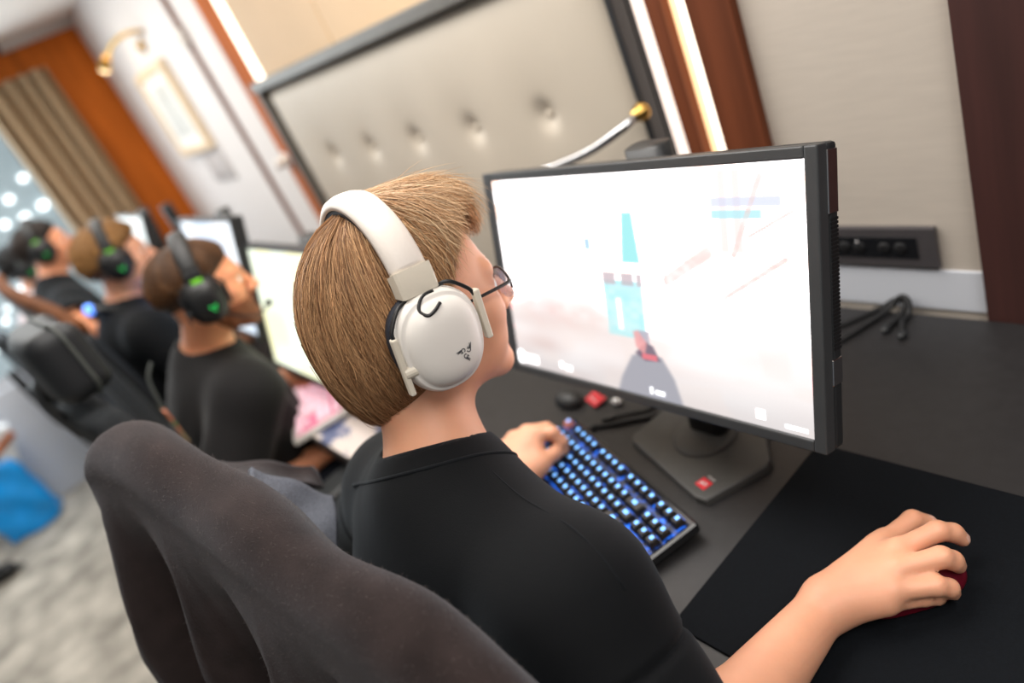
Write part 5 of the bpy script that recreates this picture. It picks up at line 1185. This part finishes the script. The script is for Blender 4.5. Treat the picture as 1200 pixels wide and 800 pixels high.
# ------------------------------------------------------------------ chairs
def make_chair(label, x, y, yaw, group, headrest=True, back_top=1.12, seat_mt=None, lean=0.12, curve=0.55):
    t = empty('office_chair', label, 'chair', (x, y, 0), yaw, group)
    f = seat_mt or M['chair_fabric']
    def seat(p):
        q = np.abs(p - (0, 0, 0.45)) - np.array((0.235, 0.225, 0.032)); d = np.linalg.norm(np.maximum(q, 0), axis=1) + np.minimum(q.max(1), 0) - 0.022
        return d + 0.012 * np.exp(-((p[:, 0] / 0.12) ** 2 + ((p[:, 1] + 0.02) / 0.13) ** 2))
    obj('seat', net(seat, (-0.3, -0.3, 0.36), (0.3, 0.3, 0.54), 0.009), f, t, local=True)
    zc, hh = (0.56 + back_top) / 2, (back_top - 0.56) / 2
    def back(p):
        yy = p[:, 1] + 0.245 + lean * (p[:, 2] - 0.56) - curve * p[:, 0] ** 2
        w = 0.225 - 0.05 * np.clip((p[:, 2] - zc) / hh, 0, 1) ** 2
        q = np.stack([np.abs(p[:, 0]) - w + 0.03, np.abs(yy) - 0.012, np.abs(p[:, 2] - zc) - hh + 0.03], 1)
        return np.linalg.norm(np.maximum(q, 0), axis=1) + np.minimum(q.max(1), 0) - 0.022
    bk = obj('backrest', net(back, (-0.3, -0.42, 0.48), (0.3, -0.08, back_top + 0.06), 0.008), f, t, local=True)
    obj('back_support', cat(tube([(0, -0.20, 0.40), (0, -0.30, 0.44), (0, -0.325, 0.60), (0, -0.34, 0.80)], 0.022, 12)), M['plastic'], t, local=True)
    if headrest:
        hz = back_top + 0.09
        def hr(p):
            yy = p[:, 1] + 0.285 - 0.8 * p[:, 0] ** 2
            q = np.stack([np.abs(p[:, 0]) - 0.118, np.abs(yy) - 0.020, np.abs(p[:, 2] - hz) - 0.044], 1)
            return np.linalg.norm(np.maximum(q, 0), axis=1) + np.minimum(q.max(1), 0) - 0.030
        hd = obj('headrest', net(hr, (-0.24, -0.36, hz - 0.12), (0.24, -0.16, hz + 0.12), 0.007), M['head_rest'], t, local=True)
        rim = [(0.172 * math.cos(a) if abs(math.cos(a)) > 0.5 else 0.172 * math.cos(a), 0, 0) for a in (0,)]
        P_ = [(x_, -0.275 + 0.8 * x_ * x_, hz + z_) for x_, z_ in round_poly(0.298, 0.152, 0.036, 6)]
        obj('piping', tube(P_ + [P_[0]], 0.0045, 8, 2, False), M['piping'], hd, local=True)
        obj('headrest_stem', tube([(0, -0.31, hz), (0, -0.345, hz - 0.06), (0, -0.33, hz - 0.16)], 0.012, 10), M['plastic'], hd, local=True)
    for s in (-1, 1):
        ar = obj('armrest', box(s * 0.285 - 0.04, -0.13, 0.665, s * 0.285 + 0.04, 0.13, 0.695, 0.012, 3), M['plastic'], t, local=True, smooth=False)
        obj('arm_post', cat(tube([(s * 0.285, 0.0, 0.67), (s * 0.285, 0.0, 0.52), (s * 0.27, 0.0, 0.43), (s * 0.12, 0.0, 0.405)], 0.019, 10)), M['plastic'], ar, local=True)
    obj('column', cat(lathe([(0.045, 0.36), (0.05, 0.40), (0.09, 0.405), (0.09, 0.415)], 20), lathe([(0.026, 0.10), (0.026, 0.37)], 20)), M['plastic'], t, local=True)
    for k in range(5):
        a = 2 * PI * k / 5 + 0.3; ca, sa = math.cos(a), math.sin(a)
        lg = obj('base_arm', tube([(0.02 * ca, 0.02 * sa, 0.115), (0.16 * ca, 0.16 * sa, 0.095), (0.30 * ca, 0.30 * sa, 0.072)], [0.028, 0.022, 0.015], 10), M['plastic'], t, local=True)
        obj('caster', cat(*[xf(lathe([(0.022, -0.008), (0.027, -0.004), (0.027, 0.004), (0.022, 0.008)], 18), rotM('Z', a) @ rotM('X', PI / 2), (0.30 * ca - e * sa * 0.014, 0.30 * sa + e * ca * 0.014, 0.0275)) for e in (-1, 1)]), M['rubber'], lg, local=True)
    return t
CG = 'chairs of the players'
make_chair('office chair draped with the brown wool jacket in the foreground', -0.735, 0.272, math.radians(10), CG, headrest=False, back_top=0.98, lean=0.02, curve=0.25)
make_chair('charcoal office chair with padded headrest behind the bearded person', -1.70, 0.25, math.radians(4), CG, back_top=1.08)
make_chair('charcoal office chair under the dark haired person with the raised elbow', -3.57, 0.15, math.radians(2), CG, headrest=False, back_top=0.98)
make_chair('charcoal office chair under the farthest person in pale pink', -4.17, 0.08, math.radians(2), CG, headrest=False, back_top=0.98)
# wooden framed chair of the curly haired person
wc = empty('wooden_chair', 'dark upholstered chair with a curved brown wooden top rail behind the curly haired person', 'chair', (-2.58, 0.15, 0), 0, CG)
obj('seat', net(lambda p: (lambda q: np.linalg.norm(np.maximum(q, 0), axis=1) + np.minimum(q.max(1), 0) - 0.025)(np.abs(p - (-2.58, 0.18, 0.45)) - np.array((0.22, 0.21, 0.02))), (-2.9, -0.1, 0.38), (-2.28, 0.46, 0.53), 0.01), M['head_rest'], wc)
rail = np.array([(-2.88, -0.03, 1.262), (-2.74, -0.035, 1.240), (-2.58, -0.012, 1.203), (-2.42, 0.028, 1.150), (-2.30, 0.055, 1.090)])
RP = smooth_path(rail, 8); prof = [(-0.016, -0.022), (0.016, -0.022), (0.018, 0.0), (0.016, 0.022), (-0.016, 0.022), (-0.018, 0.0)]
tn = np.gradient(RP, axis=0); tn /= np.linalg.norm(tn, axis=1)[:, None]; sd = np.cross(tn, (0, 0, 1.0)); sd /= np.linalg.norm(sd, axis=1)[:, None]; nn_ = np.cross(sd, tn)
obj('top_rail', sweep_band(RP, nn_, sd, prof), mat('chair_rail_wood', lin(96, 56, 28), 0.7, noise=(12, 0.25, 4, (0.4, 3, 3)), spec=0.15), wc)
G = np.zeros((40, 20, 3))
for i in range(40):
    p = RP[int(i / 39 * (len(RP) - 1))]
    for j in range(20): v = j / 19; G[i, j] = (p[0] + (-2.6 - p[0]) * 0.12 * v, p[1] + 0.05 * math.sin(v * PI) * 0.4 + 0.04 * v, p[2] - 0.02 + (0.50 - p[2]) * v)
obj('backrest', sheet(G, 0.03), M['head_rest'], wc)
for x, y, lx in ((-2.77, -0.02, -1), (-2.39, -0.02, 1), (-2.77, 0.36, -1), (-2.39, 0.36, 1)):
    obj('leg', tube([(x, y, 0.44), (x + lx * 0.02, y - (0.03 if y < 0.1 else -0.01), 0.0)], [0.022, 0.015], 10, 0), M['wood_brown'], wc)

# ------------------------------------------------------------------ jacket over the front chair
jk = empty('jacket', 'brown charcoal wool jacket draped over the back of the nearest chair', 'jacket', (-0.67, 0.02, 0.8))
ridge = np.array([(-0.975, -0.055, 1.155), (-0.955, -0.030, 1.185), (-0.925, -0.012, 1.198), (-0.85, 0.012, 1.188), (-0.76, 0.032, 1.165), (-0.65, 0.052, 1.138), (-0.53, 0.070, 1.108), (-0.43, 0.088, 1.078), (-0.375, 0.096, 1.055), (-0.335, 0.090, 1.010), (-0.32, 0.075, 0.955)])
NU, NV = 180, 110
ridge = np.array((0, 0, 1.46)) + 1.06 * (ridge - np.array((0, 0, 1.46)))
ridge[:, 1] -= np.interp(np.arange(len(ridge)), [0, 2, 5, 10], [0.0, 0.010, 0.028, 0.030]); ridge[:, 2] -= np.interp(np.arange(len(ridge)), [0, 3, 6, 10], [0.0, 0.0, 0.004, 0.012])
RG = smooth_path(ridge, 24); sL = np.concatenate([[0], np.cumsum(np.linalg.norm(np.diff(RG, axis=0), axis=1))]); sL /= sL[-1]
RR = np.stack([np.interp(np.linspace(0, 1, NU), sL, RG[:, k]) for k in range(3)], 1)
rng_ = np.random.default_rng(2)
G = np.zeros((NU, NV, 3))
for i in range(NU):
    u = i / (NU - 1); p = RR[i]
    ew = min(1, min(u, 1 - u) / 0.10); wt = (0.044 - 0.012 * u) * math.sqrt(max(0.02, 1 - (1 - ew) ** 2))      # half thickness of the draped roll
    for j in range(NV):
        v = j / (NV - 1)
        # profile: front hem -> top -> rear hem (arc length from the ridge, negative to the front)
        s = -0.24 + v * 0.88
        a = s / max(wt, 0.012)
        if abs(a) <= PI / 2: y = p[1] - wt * math.sin(a); z = p[2] - wt * (1 - math.cos(a)); dn = 0
        else:
            dn = abs(s) - max(wt, 0.012) * PI / 2; y = p[1] - math.copysign(wt, s); z = p[2] - wt - dn
        x = p[0]
        if s > 0:
            g = min(1, dn / 0.24); g = g * g * (3 - 2 * g)
            ph = 2 * PI * (4.6 * u ** 0.8) + 2.2 + 0.5 * math.sin(3 * dn); k1 = (1 - abs(math.sin(ph / 2))) * 2 - 1; k1 = math.copysign(abs(k1) ** 0.8, k1); fold = 0.060 * g * (k1 + 0.25 * math.sin(2 * PI * 9.1 * u + 1.3 + 2 * dn))
            fold *= min(1, (1 - abs(2 * u - 1)) * 6 + 0.15)
            y -= 0.10 * dn + 0.01 * min(1, dn / 0.05) + fold
            x += (0.42 * (0.5 - u)) * (dn ** 1.15) * (1.0 if u < 0.5 else 0.5) + 0.012 * g * math.cos(2 * PI * 4.3 * u)
            z -= 0.0
        else:
            y += 0.01 * min(1, dn / 0.03) + 0.006 * math.sin(20 * u + 15 * dn)
        z += 0.003 * math.sin(26 * u + 2) * (1 if dn == 0 else 0.3)
        G[i, j] = (x, y, z)
shell_ = obj('shell', sheet(G, 0.007), M['wool'], jk)
# fuzz of the wool
NF = 9000; fr_r = np.random.default_rng(12); iu = fr_r.integers(2, NU - 2, NF); jv = (NV * (0.12 + 0.5 * fr_r.random(NF))).astype(int)
du_ = G[iu + 1, jv] - G[iu - 1, jv]; dv_ = G[iu, jv + 1] - G[iu, jv - 1]; nf = np.cross(du_, dv_); nf /= np.linalg.norm(nf, axis=1)[:, None]
nf *= np.where(np.einsum('ij,ij->i', nf, G[iu, jv] - np.array((-0.66, 0.03, 0.95))) < 0, -1, 1)[:, None]
pf = G[iu, jv] + du_ * fr_r.uniform(-0.5, 0.5, (NF, 1)) + dv_ * fr_r.uniform(-0.5, 0.5, (NF, 1)) + nf * 0.0032
tf = nf * 0.5 + fr_r.normal(0, 0.6, (NF, 3)); tf /= np.linalg.norm(tf, axis=1)[:, None]; lf = fr_r.uniform(0.0015, 0.0045, (NF, 1))
FZ = np.stack([pf, pf + (tf * 0.6 + nf * 0.3) * lf * 0.6, pf + tf * lf], 1)
strands(FZ, None, 'fuzz', M['hair'], shell_, np.tile(np.array(lin(96, 88, 86))[:3], (NF, 1)) * fr_r.uniform(0.5, 1.6, (NF, 1)), 0.00011)['kind'] = 'stuff'
# lapel and lining that stand up on the far side
def patch(c, nu=24, nv=14, bul=0.012):
    """c: four corners (a b c d); bulging patch"""
    a, b, c_, d = (np.array(q, float) for q in c); G = np.zeros((nu, nv, 3)); n = np.cross(b - a, d - a); n /= np.linalg.norm(n)
    for i in range(nu):
        for j in range(nv):
            u, v = i / (nu - 1), j / (nv - 1); G[i, j] = (a * (1 - u) + b * u) * (1 - v) + (d * (1 - u) + c_ * u) * v + n * bul * math.sin(PI * u) * math.sin(PI * v) + n * 0.003 * math.sin(9 * u + 5 * v)
    return G
obj('lining', sheet(patch([(-0.882, 0.073, 1.073), (-0.872, 0.134, 0.971), (-0.755, 0.087, 0.979), (-0.769, 0.042, 1.073)], bul=0.008), 0.006), M['twill'], jk, label='grey twill lining folded out')
obj('lapel', sheet(patch([(-0.994, 0.049, 1.065), (-1.009, 0.155, 0.959), (-0.994, 0.149, 0.928), (-0.87, 0.06, 1.06)], bul=0.006), 0.007), M['wool'], jk)

# lanyard hanging beside the bearded person's back
ly = empty('lanyard', 'grey lanyard with a colourful tag hanging behind the bearded person', 'lanyard', (-1.66, 0.09, 1.06))
ST = [(-1.66, 0.105, 1.065), (-1.655, 0.082, 1.04), (-1.648, 0.072, 1.00), (-1.645, 0.068, 0.97)]
obj('strap', tube(ST, 0.004, 8), M['piping'], ly)
def lany():
    mt = mat('colourful_tag', lin(180, 90, 50), 0.6); nt = mt.node_tree; b = nt.nodes['Principled BSDF']
    tc = nt.nodes.new('ShaderNodeTexCoord'); vo = nt.nodes.new('ShaderNodeTexVoronoi'); vo.inputs['Scale'].default_value = 55
    cr = nt.nodes.new('ShaderNodeValToRGB'); e = cr.color_ramp.elements; e[0].color = lin(214, 92, 50); e[1].color = lin(70, 120, 60); n = e.new(0.5); n.color = lin(170, 140, 110)
    nt.links.new(tc.outputs['Object'], vo.inputs['Vector']); nt.links.new(vo.outputs['Color'], cr.inputs[0]); nt.links.new(cr.outputs[0], b.inputs['Base Color']); return mt
obj('tag', box(-1.67, 0.064, 0.885, -1.615, 0.070, 0.972, 0.002), lany(), ly, smooth=False)

# ------------------------------------------------------------------ things on the floor at the left
bg_ = empty('shopping_bag', 'crumpled bright blue plastic bag standing on the carpet at the left edge', 'bag', (-4.42, -0.64, 0))
def bag(p):
    q = p - np.array((-4.42, -0.64, 0.20)); w = 1 - 0.25 * np.clip((p[:, 2] - 0.1) / 0.3, 0, 1)
    e = np.stack([np.abs(q[:, 0]) - 0.08 * w, np.abs(q[:, 1]) - 0.12 * w, np.abs(q[:, 2]) - 0.18], 1)
    d = np.linalg.norm(np.maximum(e, 0), axis=1) + np.minimum(e.max(1), 0) - 0.02
    d = d + 0.014 * np.sin(28 * p[:, 1] + 9 * p[:, 2]) * np.sin(21 * p[:, 2] + 12 * p[:, 0]); d = np.maximum(d, -d_ell(p, (-4.42, -0.64, 0.41), (0.07, 0.10, 0.08)))
    return np.maximum(d, 0.002 - p[:, 2])
obj('body', net(bag, (-4.58, -0.86, -0.02), (-4.26, -0.42, 0.46), 0.009), M['blue_bag'], bg_)
for e in (-1, 1): obj('handle', tube([(-4.42 + 0.05 * e, -0.71, 0.36), (-4.42 + 0.06 * e, -0.68, 0.45), (-4.42 + 0.06 * e, -0.60, 0.45), (-4.42 + 0.05 * e, -0.57, 0.36)], 0.009, 8), M['blue_bag'], bg_)
pp = empty('paper_parcel', 'white paper parcel with a brown wooden strip leaning out of the blue bag', 'parcel', (-4.42, -0.59, 0.33))
obj('wrapping', xf(box(-0.05, -0.09, -0.06, 0.05, 0.09, 0.20, 0.012, 3), rotM('X', -0.35), (-4.42, -0.59, 0.38)), M['paper'], pp)
obj('strip', xf(box(0.052, -0.20, -0.012, 0.064, 0.16, 0.022, 0.003), rotM('X', 0.35), (-4.42, -0.59, 0.44)), M['wood_orange'], pp, smooth=False)
sb = empty('carpet_shoe', 'black shoe lying on the carpet at the far left edge of the picture', 'shoe', (-4.02, -0.87, 0))
def shoe(p):
    d = smin(d_cap(p, (-4.06, -0.99, 0.045), (-4.0, -0.80, 0.038), 0.045, 0.040), d_cap(p, (-4.06, -1.0, 0.05), (-4.065, -1.01, 0.09), 0.04, 0.036), 0.03)
    d = np.maximum(d, -d_ell(p, (-4.062, -1.0, 0.13), (0.028, 0.036, 0.045))); return smax(d, 0.012 - p[:, 2], 0.004)
obj('upper', net(shoe, (-4.15, -1.1, -0.01), (-3.9, -0.7, 0.16), 0.006), M['shoe'], sb)
obj('sole', prism([(-4.06 + 0.046 * math.cos(a) + 0.03 * math.sin(a) * 1.0, -0.895 + 0.155 * math.sin(a)) for a in np.linspace(0, 2 * PI, 32, endpoint=False)], 0.0, 0.016, 0.003), M['rubber'], sb)
obj('lace', tube([(-4.05, -0.90, 0.088), (-4.01, -0.885, 0.083), (-4.045, -0.875, 0.084), (-4.005, -0.86, 0.079)], 0.003, 6), M['piping'], sb)
